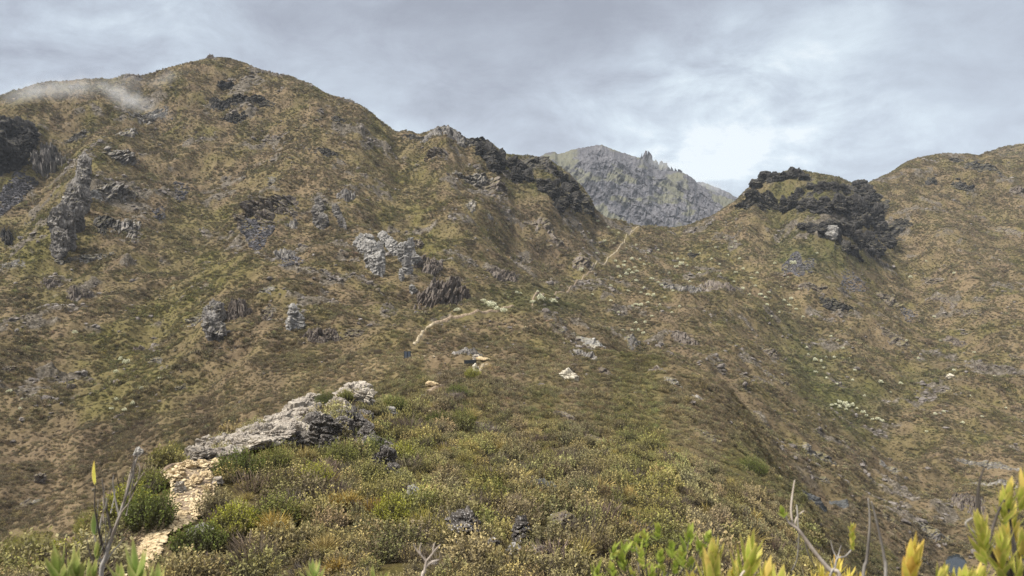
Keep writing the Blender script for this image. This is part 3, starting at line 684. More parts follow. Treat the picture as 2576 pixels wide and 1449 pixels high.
OC = [
 (196, 340, 60, 34, -20, 'grey', .5, 'small pale-topped crag above the row of upright grey columns', 1.6, 5),
 (122, 405, 95, 85, -12, 'grey', .6, 'row of upright grey rock columns beside the black cliff at the left edge', 3.2, 8),
 (303, 388, 92, 72, 10, 'grey', .6, 'rounded grey crag crowning the left mountain\'s rocky rib', 1.6, 7),
 (290, 472, 110, 66, 0, 'grey', .5, 'fractured grey rock just below the rounded crag', 2, 7),
 (318, 562, 70, 95, 25, 'grey', .5, 'slanting dark grey slab low on the rocky rib', 2.4, 6),
 (262, 560, 60, 90, 20, 'dark', .5, 'dark hollow of rock between the tall pale slab ridge and the slanting slab', 2, 6),
 (235, 492, 45, 48, 0, 'pale', .5, 'small pale face right of the tall slab ridge', 2, 5),
 (372, 292, 110, 50, -6, 'grey', .45, 'grey crag behind the drifting mist on the left mountain', 1.8, 7),
 (315, 333, 95, 34, -8, 'grey', .5, 'low line of grey blocks below the misty crag', 1.5, 7),
 (196, 216, 50, 20, 0, 'brown', .5, 'faint dark crag under the mist near the left skyline', 1.5, 5),
 (18, 592, 38, 52, 0, 'dark', .6, 'small black crag at the left edge above the green slope', 2, 5),
 (36, 664, 66, 36, 0, 'grey', .5, 'low grey ledge at the left edge below the black crag', 1.5, 5),
 (165, 656, 60, 24, -12, 'grey', .6, 'pale blocks at the foot of the tall slab ridge', 1.3, 5),
 (240, 644, 110, 36, -8, 'grey', .5, 'broken grey ledge right of the tall slab ridge\'s foot', 1.6, 7),
 (130, 710, 60, 40, 0, 'brown', .4, 'brown broken ledge below the pale blocks', 1.5, 5),
 (210, 735, 90, 40, -15, 'brown', .4, 'mauve brown rubble band on the lower left slope', 1.5, 6),
 (569, 214, 50, 44, 0, 'dark', .55, 'dark knob of rock just under the left summit', 1.8, 5),
 (608, 250, 170, 48, 14, 'dark', .5, 'long dark crag below the left summit', 2, 8),
 (590, 295, 70, 44, 10, 'dark', .45, 'lower dark crag under the long summit crag', 2, 5),
 (545, 262, 36, 30, 0, 'dark', .45, 'small dark crag left of the long summit crag', 2, 4),
 (530, 145, 32, 14, 0, 'brown', .9, 'little rock nub on the skyline just left of the summit', 1.3, 4),
 (338, 190, 56, 22, 0, 'brown', .35, 'small dark crest rock on the skyline beside the mist', 1.3, 5),
 (850, 298, 46, 24, 0, 'dark', .5, 'small dark crag high on the left mountain\'s right shoulder', 1.6, 4),
 (822, 380, 60, 32, 10, 'dark', .4, 'dark crag mid-way down the left mountain\'s right shoulder', 1.6, 5),
 (690, 345, 70, 26, 0, 'brown', .35, 'faint brown ledge on the open straw slope', 1.4, 5),
 (672, 512, 165, 90, -6, 'brown', .65, 'dark overhanging crag above the grey scree patch', 2.2, 8),
 (686, 456, 34, 50, 8, 'grey', .55, 'small grey fin above the overhanging crag', 2.2, 4),
 (734, 566, 34, 36, 0, 'grey', .5, 'small grey crag right of the scree patch', 2, 4),
 (872, 490, 50, 40, 15, 'grey', .5, 'low grey crag above the two upright slabs', 1.8, 5),
 (716, 642, 62, 44, -20, 'grey', .5, 'grey hump left of the big pale slabs', 1.6, 5),
 (1078, 660, 76, 58, 10, 'brown', .45, 'brown crag right of the big pale slabs', 2, 6),
 (1116, 752, 150, 96, 0, 'brown', .6, 'brown columnar crag above the path\'s dark cutting', 2.6, 9),
 (1150, 700, 60, 36, 0, 'brown', .4, 'brown ledge above the columnar crag', 2, 5),
 (1195, 452, 110, 62, 0, 'grey', .55, 'pale fractured crag below the ridge crest', 2.4, 8),
 (1250, 462, 60, 56, 10, 'brown', .45, 'brown crag touching the pale fractured crag', 2.2, 5),
 (1183, 516, 26, 70, 8, 'grey', .55, 'thin grey rib under the pale fractured crag', 2.4, 5),
 (1232, 540, 18, 34, 0, 'grey', .5, 'little grey fin right of the thin rib', 2, 3),
 (1098, 378, 60, 50, 0, 'brown', .55, 'grey brown crag below the rubbly crest', 2, 6),
 (1122, 326, 130, 40, 4, 'grey', .4, 'rubbly grey summit rocks on the crest right of the big mountain', 1.3, 9),
 (1044, 332, 70, 22, 6, 'dark', .6, 'low dark rocks on the crest in the notch', 1.3, 6),
 (1200, 352, 90, 34, 12, 'dark', .7, 'dark humped rock on the skyline crest', 1.6, 6),
 (1362, 412, 130, 54, 24, 'dark', .5, 'rocky crest line between the black cliffs', 1.8, 8),
 (1468, 500, 44, 110, -24, 'dark', .6, 'black prow where the crest ridge drops to the pass', 2.4, 6),
 (1366, 560, 60, 60, 0, 'brown', .45, 'brown crag under the large black cliff', 2.4, 5),
 (1465, 650, 56, 80, 0, 'brown', .45, 'dark brown crag beside the path to the pass', 2.4, 6),
 (1398, 600, 50, 50, 10, 'brown', .4, 'brown fins on the steep slope under the prow', 2.4, 5),
 (1260, 690, 90, 60, 10, 'brown', .4, 'mauve brown crag above the dark green hollow', 2.2, 7),
 (1050, 610, 34, 30, 0, 'brown', .4, 'small brown ledge above the broken pale slab', 2, 4),
 (676, 776, 44, 80, 0, 'brown', .6, 'brown fin left of the pale grey dome', 2.6, 5),
 (600, 778, 70, 90, 0, 'brown', .6, 'brown columnar crag in the lower rock group', 2.6, 6),
 (492, 800, 46, 60, -8, 'grey', .6, 'small grey crag left of the tall buttress', 2.2, 5),
 (672, 727, 44, 34, 0, 'grey', .55, 'small grey hump above the brown fin', 1.6, 4),
 (807, 842, 110, 56, 8, 'brown', .4, 'brown rubble crag below the pale grey dome', 1.8, 8),
 (892, 828, 58, 46, 0, 'brown', .45, 'small brown crag right of the rubble crag', 2, 5),
 (392, 906, 40, 34, -10, 'grey', .7, 'blue grey rock beside the bright green patch', 1.6, 4),
 (350, 880, 36, 34, 0, 'brown', .5, 'dark broken rock at the top of the bright green patch', 1.8, 4),
 (420, 925, 50, 24, 0, 'brown', .4, 'brown ledge below the blue grey rock', 1.5, 4),
 (455, 975, 40, 24, -10, 'grey', .5, 'low grey stones below the green patch', 1.5, 4),
 (25, 925, 40, 28, 0, 'brown', .6, 'brown rock hump at the left edge in mid slope', 1.5, 4),
 (300, 1045, 30, 16, -20, 'brown', .5, 'small brown ledge above the dark stream line', 1.5, 3),
 # right knob
 (1905, 496, 130, 60, -10, 'dark', .6, 'black cliff on the left flank of the right knob', 2, 7),
 (2004, 490, 40, 28, 0, 'dark', .5, 'small black crag above the knob\'s middle columns', 2, 4),
 (2070, 470, 130, 36, -6, 'dark', .5, 'dark crag high on the right knob', 2, 6),
 (2180, 490, 150, 50, 42, 'dark', .5, 'rugged black rib down the right side of the knob', 2, 8),
 (2226, 580, 90, 70, 20, 'dark', .55, 'lower end of the rugged black rib', 2, 7),
 (2136, 626, 74, 32, 6, 'dark', .5, 'low black columns left of the streaked cliff', 3, 6),
 (2002, 432, 70, 24, -4, 'dark', .3, 'rounded dark rock on top of the right knob', 1.4, 5),
 (1925, 446, 60, 30, -20, 'dark', .5, 'dark rocks on the knob\'s left shoulder', 1.6, 5),
 (2268, 558, 60, 30, 40, 'dark', .45, 'isolated dark crag right of the knob', 1.8, 5),
 # right slopes
 (2042, 718, 78, 40, 14, 'brown', .5, 'upper dark ledge on the slope below the knob', 2, 6),
 (2098, 766, 116, 46, 36, 'dark', .5, 'long slanting dark ledge below the knob', 2.2, 7),
 (2232, 760, 70, 60, 30, 'brown', .45, 'brown crag right of the long slanting ledge', 2, 6),
 (2246, 846, 110, 40, 38, 'brown', .4, 'brown slanting ledge lower on the right slope', 2, 7),
 (2342, 452, 32, 32, 0, 'dark', .5, 'small dark crag on the right mountain\'s left shoulder', 1.8, 4),
 (2335, 500, 70, 28, 20, 'brown', .35, 'faint brown ledge under the shoulder crag', 1.8, 5),
 (2421, 466, 70, 44, 42, 'dark', .45, 'dark slanting crag high on the right mountain', 1.8, 6),
 (2470, 420, 110, 36, 18, 'dark', .5, 'long dark crag under the right summit', 1.8, 8),
 (2400, 400, 50, 18, 8, 'dark', .5, 'narrow dark ledge just under the right summit', 1.6, 4),
 (2562, 478, 44, 60, 0, 'brown', .5, 'dark crag cut by the right edge of the photo', 1.8, 5),
 (2535, 578, 90, 30, 24, 'brown', .35, 'faint long ledge on the far right slope', 1.8, 6),
 (2346, 706, 60, 26, 25, 'brown', .45, 'upper of three dark ledges in the middle of the right slope', 1.8, 5),
 (2366, 748, 90, 26, 30, 'brown', .45, 'middle of three dark ledges in the right slope', 1.8, 6),
 (2440, 782, 60, 30, 20, 'brown', .4, 'lower right of three dark ledges in the right slope', 1.8, 5),
 (2402, 856, 70, 26, 30, 'brown', .4, 'thin dark ledge on the lower right slope', 1.8, 5),
 (2552, 896, 40, 20, 20, 'brown', .5, 'dark rock at the right edge on the lower slope', 1.6, 4),
 (2468, 928, 50, 26, 20, 'brown', .4, 'dark rock left of the one at the right edge', 1.6, 4),
 (1932, 880, 60, 24, 24, 'brown', .5, 'dark ledge above the green gully', 1.8, 5),
 # central spur
 (1712, 728, 110, 34, 8, 'grey', .45, 'low grey crag on the spur below the pass', 1.8, 7),
 (1802, 720, 100, 42, 16, 'brown', .4, 'brown hump right of the low grey crag', 1.8, 6),
 (1744, 641, 34, 18, 0, 'dark', .5, 'small dark rock in the bowl below the pass', 1.6, 4),
 (1484, 852, 90, 40, 38, 'pale', .5, 'pale slanting slabs on the middle spur', 2.2, 5),
 (1430, 832, 56, 20, 14, 'grey', .45, 'low pale slab left of the slanting slabs', 1.8, 4),
 (1474, 894, 110, 36, 38, 'grey', .5, 'grey slanting slabs under the pale ones', 2.2, 6),
 (1594, 848, 50, 26, 30, 'grey', .45, 'small grey slab right of the slanting slabs', 1.8, 4),
 (1722, 852, 100, 40, 48, 'brown', .5, 'long mauve brown slab on the right of the spur', 2.0, 6),
 (1656, 930, 70, 30, 30, 'brown', .35, 'faint brown rubble on the spur side', 1.8, 5),
 (1520, 935, 50, 24, 30, 'brown', .45, 'dark rocks right of the white boulder', 1.8, 4),
 (1746, 998, 56, 22, 34, 'grey', .5, 'grey slab tip above the dark brown bank', 1.8, 4),
 (1690, 960, 60, 30, 40, 'grey', .4, 'pale streaky slab above the grey slab tip', 1.8, 5),
 (1772, 1090, 96, 44, 34, 'brown', .35, 'dark brown bare bank left of the green bushes', 1.4, 6),
 (1968, 960, 52, 30, 20, 'brown', .45, 'brown rock in the right-hand valley side', 1.8, 5),
 # valley floor
 (2036, 1136, 140, 38, 6, 'grey', .4, 'pale rock outcrop on the valley floor above the black slabs', 1.6, 8),
 (2050, 1252, 84, 50, 22, 'wet', .3, 'larger smooth black slab on the valley floor', 1.4, 4),
 (2112, 1268, 60, 22, 14, 'wet', .3, 'smaller smooth black slab right of the larger one', 1.4, 3),
 (2066, 1204, 50, 22, 10, 'grey', .4, 'small grey slab above the black slabs', 1.5, 4),
 (2482, 1168, 170, 26, 6, 'grey', .3, 'thin pale slab at the top of the valley slab field', 1.4, 8),
 (2505, 1215, 150, 40, 8, 'grey', .3, 'broad grey slab in the valley slab field', 1.4, 7),
 (2432, 1250, 100, 60, 14, 'brown', .35, 'broken grey brown rocks left of the valley slab field', 1.6, 8),
 (2346, 1328, 110, 50, 24, 'grey', .35, 'speckled rocky bank above the pond', 1.6, 8),
 (2230, 1300, 90, 34, 24, 'brown', .35, 'rocky bank left of the one above the pond', 1.6, 7),
 (2330, 1412, 60, 22, 20, 'brown', .4, 'rocks on the left shore of the pond', 1.6, 5),
 (2240, 1180, 60, 20, 20, 'grey', .35, 'thin grey slab in the middle of the valley', 1.6, 4),
 # near flank and ridge
 (1176, 884, 86, 22, 4, 'grey', .6, 'flat grey rocks on the ridge behind the low black board', 1.4, 7),
 (1112, 945, 40, 20, 10, 'grey', .5, 'weathered grey rocks on the slope between the boards', 1.4, 5),
 (1164, 955, 34, 14, 0, 'brown', .6, 'dark mottled rocks under the low black board', 1.4, 5),
 (1372, 1236, 104, 34, 42, 'wet', .7, 'long smooth slate slab on the near flank', 2, 3),
 (1330, 1215, 60, 18, 44, 'speck', .6, 'white speckled rock edging the smooth slate slab', 1.6, 5),
 (1240, 1085, 120, 26, 38, 'brown', .4, 'brown bank right of the near rock ridge', 1.6, 7),
 (1500, 1110, 80, 18, 40, 'brown', .35, 'low brown ledge on the right-hand near flank', 1.6, 5),
 (1600, 1230, 70, 20, 36, 'brown', .35, 'brown ledge far down the near flank', 1.6, 5),
 (1420, 1045, 70, 16, 36, 'brown', .35, 'mauve stony strip on the near flank', 1.6, 5),
]
for (px, py, w_, h_, rot, tone, prot, text, stt, cl) in OC:
    flat = 0.75 if tone == 'wet' else (0.45 if tone == 'pale' else 0.0)
    outcrop(px, py, w_, h_, rot, tone, prot * 1.15, text, stretch=1 + (stt - 1) * (.3 if tone in ('pale', 'grey') else .6), cells=cl, flat=flat, solid=.15 if tone in ('dark', 'pale', 'wet') else 0)

# ------------------------------------------------------------------ scree: heaps of slate nobody could count
def scree(patches, name, text, tone, sz):
    Vs, Fs, off = [], [], 0
    r = np.random.default_rng(55)
    for (px, py, w_, h_, rot, n_) in patches:
        a = r.uniform(0, 6.283, n_); q_ = np.sqrt(r.uniform(0, 1, n_)); q_ *= 1 + .25 * np.sin(3 * a + px)
        u = q_ * np.cos(a) * w_ / 2; v = q_ * np.sin(a) * h_ / 2
        c_, s_ = math.cos(R(rot)), math.sin(R(rot))
        H3 = hit(px + u * c_ - v * s_, py + u * s_ + v * c_)
        for k, c in enumerate(H3):
            if np.isnan(c[0]): continue
            s = np.linalg.norm(c) / F_D * sz * r.uniform(.6, 1.5)
            V, F = ICO[1]
            V = V * (1 + .25 * r.normal(size=(len(V), 1))) * np.array([s, s * r.uniform(.5, 1.1), s * .30])
            m = np.array(Euler((r.uniform(-.6, .6), r.uniform(-.6, .6), r.uniform(0, 6))).to_matrix())
            Vs.append(V @ m.T + c + np.array([0, 0, s * .2])); Fs.append(F + off); off += len(V)
        block(H3[:, 0][~np.isnan(H3[:, 0])], H3[:, 1][~np.isnan(H3[:, 0])], 1)
    o = make_mesh(name, np.concatenate(Vs), np.concatenate(Fs), M[tone], smooth=False)
    o['kind'] = 'stuff'; o['label'] = text; o['category'] = 'scree'
    return o
scree([(645, 582, 84, 78, 20, 1500), (730, 655, 60, 30, 0, 250), (22, 500, 50, 120, 40, 1200), (60, 460, 60, 50, 30, 400), (455, 480, 36, 50, 0, 160), (400, 540, 40, 40, 0, 120)],
      'scree', 'grey slate scree lying below the crags of the left mountain', 'slate', 2.3)
scree([(1998, 668, 52, 58, 10, 1100), (2034, 668, 34, 34, 0, 260), (2145, 712, 74, 50, 30, 420), (2285, 791, 44, 30, 30, 160)],
      'scree', 'blue grey scree lying below the right knob', 'slate', 1.7)

# ------------------------------------------------------------------ the worn path
def poly_in(px, py, poly):
    poly = np.asarray(poly, float); x, y = np.asarray(px), np.asarray(py)
    inside = np.zeros(x.shape, bool); j = len(poly) - 1
    for i in range(len(poly)):
        xi, yi = poly[i]; xj, yj = poly[j]
        cnd = ((yi > y) != (yj > y)) & (x < (xj - xi) * (y - yi) / (yj - yi + 1e-12) + xi)
        inside ^= cnd; j = i
    return inside
PATH_L = [(190, 1570), (240, 1480), (262, 1449), (300, 1400), (345, 1350), (380, 1310), (412, 1272), (432, 1240), (428, 1208), (420, 1180), (470, 1165)]
PATH_R = [(300, 1570), (345, 1480), (372, 1449), (402, 1400), (425, 1350), (500, 1312), (530, 1272), (545, 1240), (552, 1205), (556, 1170), (560, 1150)]
TRAIL = [(398, 1192), (430, 1172), (475, 1158)]
pl = hit([p[0] for p in PATH_L], [p[1] for p in PATH_L]); pr = hit([p[0] for p in PATH_R], [p[1] for p in PATH_R])
M['dirt'], n, p = new_mat('trodden_earth', 0.95, 0.1)
n.links.new(ramp(n, noise_node(n, 3.0, 6, 0.65), [(0.35, (0.11, 0.08, 0.055)), (0.5, (0.19, 0.145, 0.105)), (0.65, (0.33, 0.27, 0.19))]), p.inputs['Base Color'])
bump(n, p, noise_node(n, 14, 5, 0.6), 0.05)
M['track'], n, p = new_mat('pale_gravel_track', 0.95, 0.1)
n.links.new(ramp(n, noise_node(n, 1.2, 6, 0.7), [(0.35, (0.15, 0.12, 0.08)), (0.5, (0.27, 0.225, 0.155)), (0.65, (0.44, 0.38, 0.28))]), p.inputs['Base Color'])
bump(n, p, noise_node(n, 4, 5, 0.6), 0.1)
def strip(name, A, B, mat, lift, nu=9, sub=10, text=None, wob=.12):
    ts = np.linspace(0, len(A) - 1, (len(A) - 1) * sub + 1); k = np.arange(len(A))
    a = np.stack([np.interp(ts, k, A[:, i]) for i in range(2)], 1); b = np.stack([np.interp(ts, k, B[:, i]) for i in range(2)], 1)
    s = np.linspace(0, 1, nu)
    wv = (wob * fbm(ts * 1.1, ts * 0 + 3, 2, 5))[:, None, None]
    P_ = a[:, None] * (1 - s[None, :, None]) + b[:, None] * s[None, :, None] + (b - a)[:, None] * wv
    z = Hs(P_[..., 0], P_[..., 1])
    edge = (s == 0) | (s == 1)
    z = z + np.where(edge, -0.25, lift)[None, :]
    o = make_mesh(name, np.concatenate([P_, z[..., None]], 2).reshape(-1, 3), grid_faces(*z.shape)[:, ::-1], mat)
    o['kind'] = 'structure'
    return P_, z
strip('path', pl, pr, M['dirt'], 0.05)
tl = hit([p[0] for p in TRAIL], [p[1] - 6 for p in TRAIL]); tr = hit([p[0] for p in TRAIL], [p[1] + 12 for p in TRAIL])
tl[:, 1] = np.minimum(tl[:, 1], tr[:, 1] + 1.2)
PATHPOLY = PATH_L + PATH_R[::-1]
def fartrail(name, pts_, width, mat, lift=.12):
    width = width * .68
    c = hit([p[0] for p in pts_], [p[1] for p in pts_])[:, :2]
    c = c[~np.isnan(c[:, 0])]
    d = np.gradient(c, axis=0); nn_ = np.stack([-d[:, 1], d[:, 0]], 1); nn_ /= np.linalg.norm(nn_, axis=1)[:, None]
    A = np.c_[c + nn_ * width / 2, c[:, 0] * 0]; B = np.c_[c - nn_ * width / 2, c[:, 0] * 0]
    P_, z = strip(name, A, B, mat, lift, 5, 14, wob=.25)
    for q_ in (0, .8, 1.6):
        rr0 = np.hypot(P_[..., 0], P_[..., 1]); f_ = 1 - q_ / rr0
        block((P_[..., 0] * f_).ravel(), (P_[..., 1] * f_).ravel(), 1)
fartrail('path', [(470, 1160), (440, 1168), (415, 1182), (396, 1200)], 0.6, M['dirt'], .05)
fartrail('path', [(1092, 812), (1130, 800), (1180, 792), (1230, 784), (1290, 770), (1340, 752), (1400, 735), (1450, 708), (1488, 684)], 1.2, M['dirt'], .3)
fartrail('path', [(1041, 868), (1052, 852), (1062, 838), (1076, 824), (1092, 812)], 1.3, M['track'], .15)
fartrail('path', [(1030, 897), (1045, 893), (1072, 897), (1090, 901)], 1.2, M['track'], .15)
fartrail('path', [(1488, 684), (1510, 663), (1530, 648), (1545, 638), (1556, 625), (1566, 613), (1572, 602)], 1.15, M['track'], .3)
fartrail('path', [(1574, 601), (1582, 592), (1588, 583), (1598, 576), (1608, 570)], .9, M['track'], .3)
fartrail('path', [(1195, 938), (1212, 925), (1224, 917)], 1.0, M['track'], .15)
fartrail('path', [(1075, 985), (1098, 974), (1120, 968)], .8, M['dirt'], .1)
fartrail('path', [(1065, 1040), (1095, 1035), (1125, 1047)], .8, M['dirt'], .08)

# ------------------------------------------------------------------ plant building blocks
def leaf_quads(base, dirv, length, width, side=None, r=None, bend=0.0):
    """two-quad leaf from a base along dirv"""
    d = dirv / np.linalg.norm(dirv)
    if side is None: side = r.normal(size=3)
    s = np.cross(d, side); s /= (np.linalg.norm(s) + 1e-9)
    nrm = np.cross(s, d)
    m = base + d * length * .5 + nrm * bend * length
    t = base + d * length
    return np.array([base, m - s * width / 2, t, m + s * width / 2])
def batch_leaves(bases, dirs, lens, wids, r, bend=0.0):
    d = dirs / np.linalg.norm(dirs, axis=1)[:, None]
    s = np.cross(d, r.normal(size=d.shape)); s /= np.linalg.norm(s, axis=1)[:, None] + 1e-9
    nr = np.cross(s, d)
    m = bases + d * (lens * .5)[:, None] + nr * (bend * lens)[:, None]
    t = bases + d * lens[:, None]
    V = np.stack([bases, m - s * (wids / 2)[:, None], t, m + s * (wids / 2)[:, None]], 1).reshape(-1, 3)
    F = np.arange(len(V)).reshape(-1, 4)
    return V, F
def foliage_mat(name, lighttip=True, attr='tint', fixed=None, trans=0.25):
    m, n, p = new_mat(name, 0.75, 0.25)
    at = n.nodes.new('ShaderNodeAttribute'); at.attribute_name = 'tip'
    if fixed is None:
        ai = n.nodes.new('ShaderNodeAttribute'); ai.attribute_type = 'INSTANCER'; ai.attribute_name = attr
        base_ = ai.outputs['Color']
    else:
        rgb = n.nodes.new('ShaderNodeRGB'); rgb.outputs[0].default_value = (*fixed, 1); base_ = rgb.outputs[0]
    # 'tip' runs from old woody growth (0) to fresh shoots (1)
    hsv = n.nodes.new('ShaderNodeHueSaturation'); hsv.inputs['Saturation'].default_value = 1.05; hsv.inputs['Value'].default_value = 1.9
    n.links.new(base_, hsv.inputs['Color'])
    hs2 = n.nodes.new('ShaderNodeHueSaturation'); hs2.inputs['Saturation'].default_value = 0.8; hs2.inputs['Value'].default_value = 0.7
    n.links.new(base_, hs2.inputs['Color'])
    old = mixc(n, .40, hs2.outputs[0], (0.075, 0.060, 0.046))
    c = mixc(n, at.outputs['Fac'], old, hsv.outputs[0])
    n.links.new(c, p.inputs['Base Color'])
    o = [q for q in n.nodes if q.type == 'OUTPUT_MATERIAL'][0]
    if trans > 0:
        tr_ = n.nodes.new('ShaderNodeBsdfTranslucent'); n.links.new(c, tr_.inputs[0])
        ms_ = n.nodes.new('ShaderNodeMixShader'); ms_.inputs[0].default_value = trans
        n.links.new(p.outputs[0], ms_.inputs[1]); n.links.new(tr_.outputs[0], ms_.inputs[2]); n.links.new(ms_.outputs[0], o.inputs[0])
    return m
M['heath'] = foliage_mat('heath_leaves')
M['pebble'] = None

def proto_obj(name, V, F, tip, mat):
    o = make_mesh(name, V, F, mat, smooth=False, attrs={'tip': tip})
    C.objects.unlink(o)
    return o
def near_shrub(seed, rad=0.42, hgt=0.5, sprigs=62, per=14, leaf=0.056):
    """heath shrub: many upright sprigs of small leaves, fresh tips on top"""
    r = np.random.default_rng(seed)
    B, D, Ln, W, T = [], [], [], [], []
    for k in range(sprigs):
        a = r.uniform(0, 6.283); q_ = math.sqrt(r.uniform(0, 1)) * rad
        root_ = np.array([math.cos(a) * q_, math.sin(a) * q_, 0])
        out_ = root_ / rad
        top = hgt * (1 - 0.55 * (q_ / rad) ** 2) * r.uniform(0.7, 1.15)
        dv = np.array([out_[0] * .45 + r.normal() * .15, out_[1] * .45 + r.normal() * .15, 1.0]); dv /= np.linalg.norm(dv)
        s0 = root_ * .75 + np.array([0, 0, top * .25])
        ln = top * .85
        for j in range(per):
            f = (j + r.uniform(0, 1)) / per
            B.append(s0 + dv * ln * f)
            rd = r.normal(size=3); rd /= np.linalg.norm(rd)
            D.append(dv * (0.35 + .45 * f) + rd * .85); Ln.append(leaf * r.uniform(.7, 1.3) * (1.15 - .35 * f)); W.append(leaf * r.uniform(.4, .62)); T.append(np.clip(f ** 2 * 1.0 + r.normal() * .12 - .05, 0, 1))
        # the woody stem
        B.append(s0 - dv * top * .25); D.append(dv); Ln.append(ln * 1.1); W.append(.012); T.append(0.0)
    V, F = batch_leaves(np.array(B), np.array(D), np.array(Ln), np.array(W), r, .05)
    return V, F, np.repeat(np.array(T), 4)
def clump(seed, rad, hgt, nq, leaf, up=.9, flat=.6, tw=1.0):
    """coarser clump for plants farther off: tufts over a domed, uneven volume"""
    r = np.random.default_rng(seed)
    nb = 6
    ca = r.uniform(0, 6.283, nb); cq = r.uniform(.15, .75, nb) * rad; cr_ = r.uniform(.3, .6, nb) * rad; chh = r.uniform(.45, 1.0, nb) * hgt
    k = r.integers(0, nb, nq)
    d = r.normal(size=(nq, 3)); d[:, 2] = abs(d[:, 2]); d /= np.linalg.norm(d, axis=1)[:, None]
    rr2 = r.uniform(.55, 1, nq) ** .5
    P_ = np.stack([np.cos(ca[k]) * cq[k] + d[:, 0] * cr_[k] * rr2, np.sin(ca[k]) * cq[k] + d[:, 1] * cr_[k] * rr2, d[:, 2] * chh[k] * rr2], 1)
    dv = d * flat + np.array([0, 0, up]) + r.normal(size=(nq, 3)) * .35
    V, F = batch_leaves(P_, dv, leaf * r.uniform(.6, 1.4, nq), leaf * r.uniform(.3, .6, nq) * tw, r, .08)
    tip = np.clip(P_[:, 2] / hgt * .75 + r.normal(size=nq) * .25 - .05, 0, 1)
    return V, F, np.repeat(tip, 4)
def grass(seed, rad=.28, hgt=.55, n_=120):
    r = np.random.default_rng(seed)
    a = r.uniform(0, 6.283, n_); q_ = r.uniform(0, .3, n_) * rad
    B = np.stack([np.cos(a) * q_, np.sin(a) * q_, np.zeros(n_)], 1)
    lean = r.uniform(.05, 1.0, n_)
    D = np.stack([np.cos(a) * lean, np.sin(a) * lean, np.ones(n_)], 1)
    ln = hgt * r.uniform(.6, 1.1, n_)
    V1, F1 = batch_leaves(B, D, ln * .7, np.full(n_, .014), r, .02)
    Dn = D / np.linalg.norm(D, axis=1)[:, None]
    D2 = Dn + np.stack([np.cos(a) * .6, np.sin(a) * .6, -.35 * np.ones(n_)], 1) * lean[:, None]
    V2, F2 = batch_leaves(B + Dn * (ln * .45)[:, None], D2, ln * .55, np.full(n_, .012), r, .02)
    return np.r_[V1, V2], np.r_[F1, F2 + len(V1)], np.r_[np.repeat(r.uniform(.2, .7, n_), 4), np.repeat(r.uniform(.6, 1, n_), 4)]
def twiggy(seed, rad=.4, hgt=.5, n_=160):
    r = np.random.default_rng(seed)
    a = r.uniform(0, 6.283, n_); q_ = np.sqrt(r.uniform(0, 1, n_)) * rad * .7
    z = r.uniform(0, .6, n_) * hgt
    B = np.stack([np.cos(a) * q_, np.sin(a) * q_, z], 1)
    D = np.stack([np.cos(a) * .7 + r.normal(size=n_) * .3, np.sin(a) * .7 + r.normal(size=n_) * .3, np.ones(n_)], 1)
    V, F = batch_leaves(B, D, hgt * r.uniform(.3, .6, n_), np.full(n_, .016), r, .03)
    return V, F, np.repeat(r.uniform(.1, .8, n_), 4)
PROTO = {'A': [], 'B': [], 'C': [], 'D': []}
for k in range(6): PROTO['A'].append(proto_obj('near_heath', *near_shrub(400 + k, r_ := .36 + .04 * (k % 3), .42 + .05 * (k % 4)), M['heath']))
for k in range(2): PROTO['A'].append(proto_obj('near_tussock', *grass(430 + k), M['heath']))
for k in range(2): PROTO['A'].append(proto_obj('near_twigs', *twiggy(440 + k), M['heath']))
for k in range(7): PROTO['B'].append(proto_obj('mid_heath', *clump(450 + k, .5, .45, 240, .10, tw=1.0), M['heath']))
PROTO['B'].append(proto_obj('mid_tussock', *grass(460, .3, .5, 60), M['heath']))
for k in range(8): PROTO['C'].append(proto_obj('far_heath', *clump(470 + k, .55, .44, 110, .17, up=.7, tw=1.2), M['heath']))
for k in range(8): PROTO['D'].append(proto_obj('distant_heath', *clump(490 + k, .55, .46, 56, .25, up=.6, tw=1.4), M['heath']))

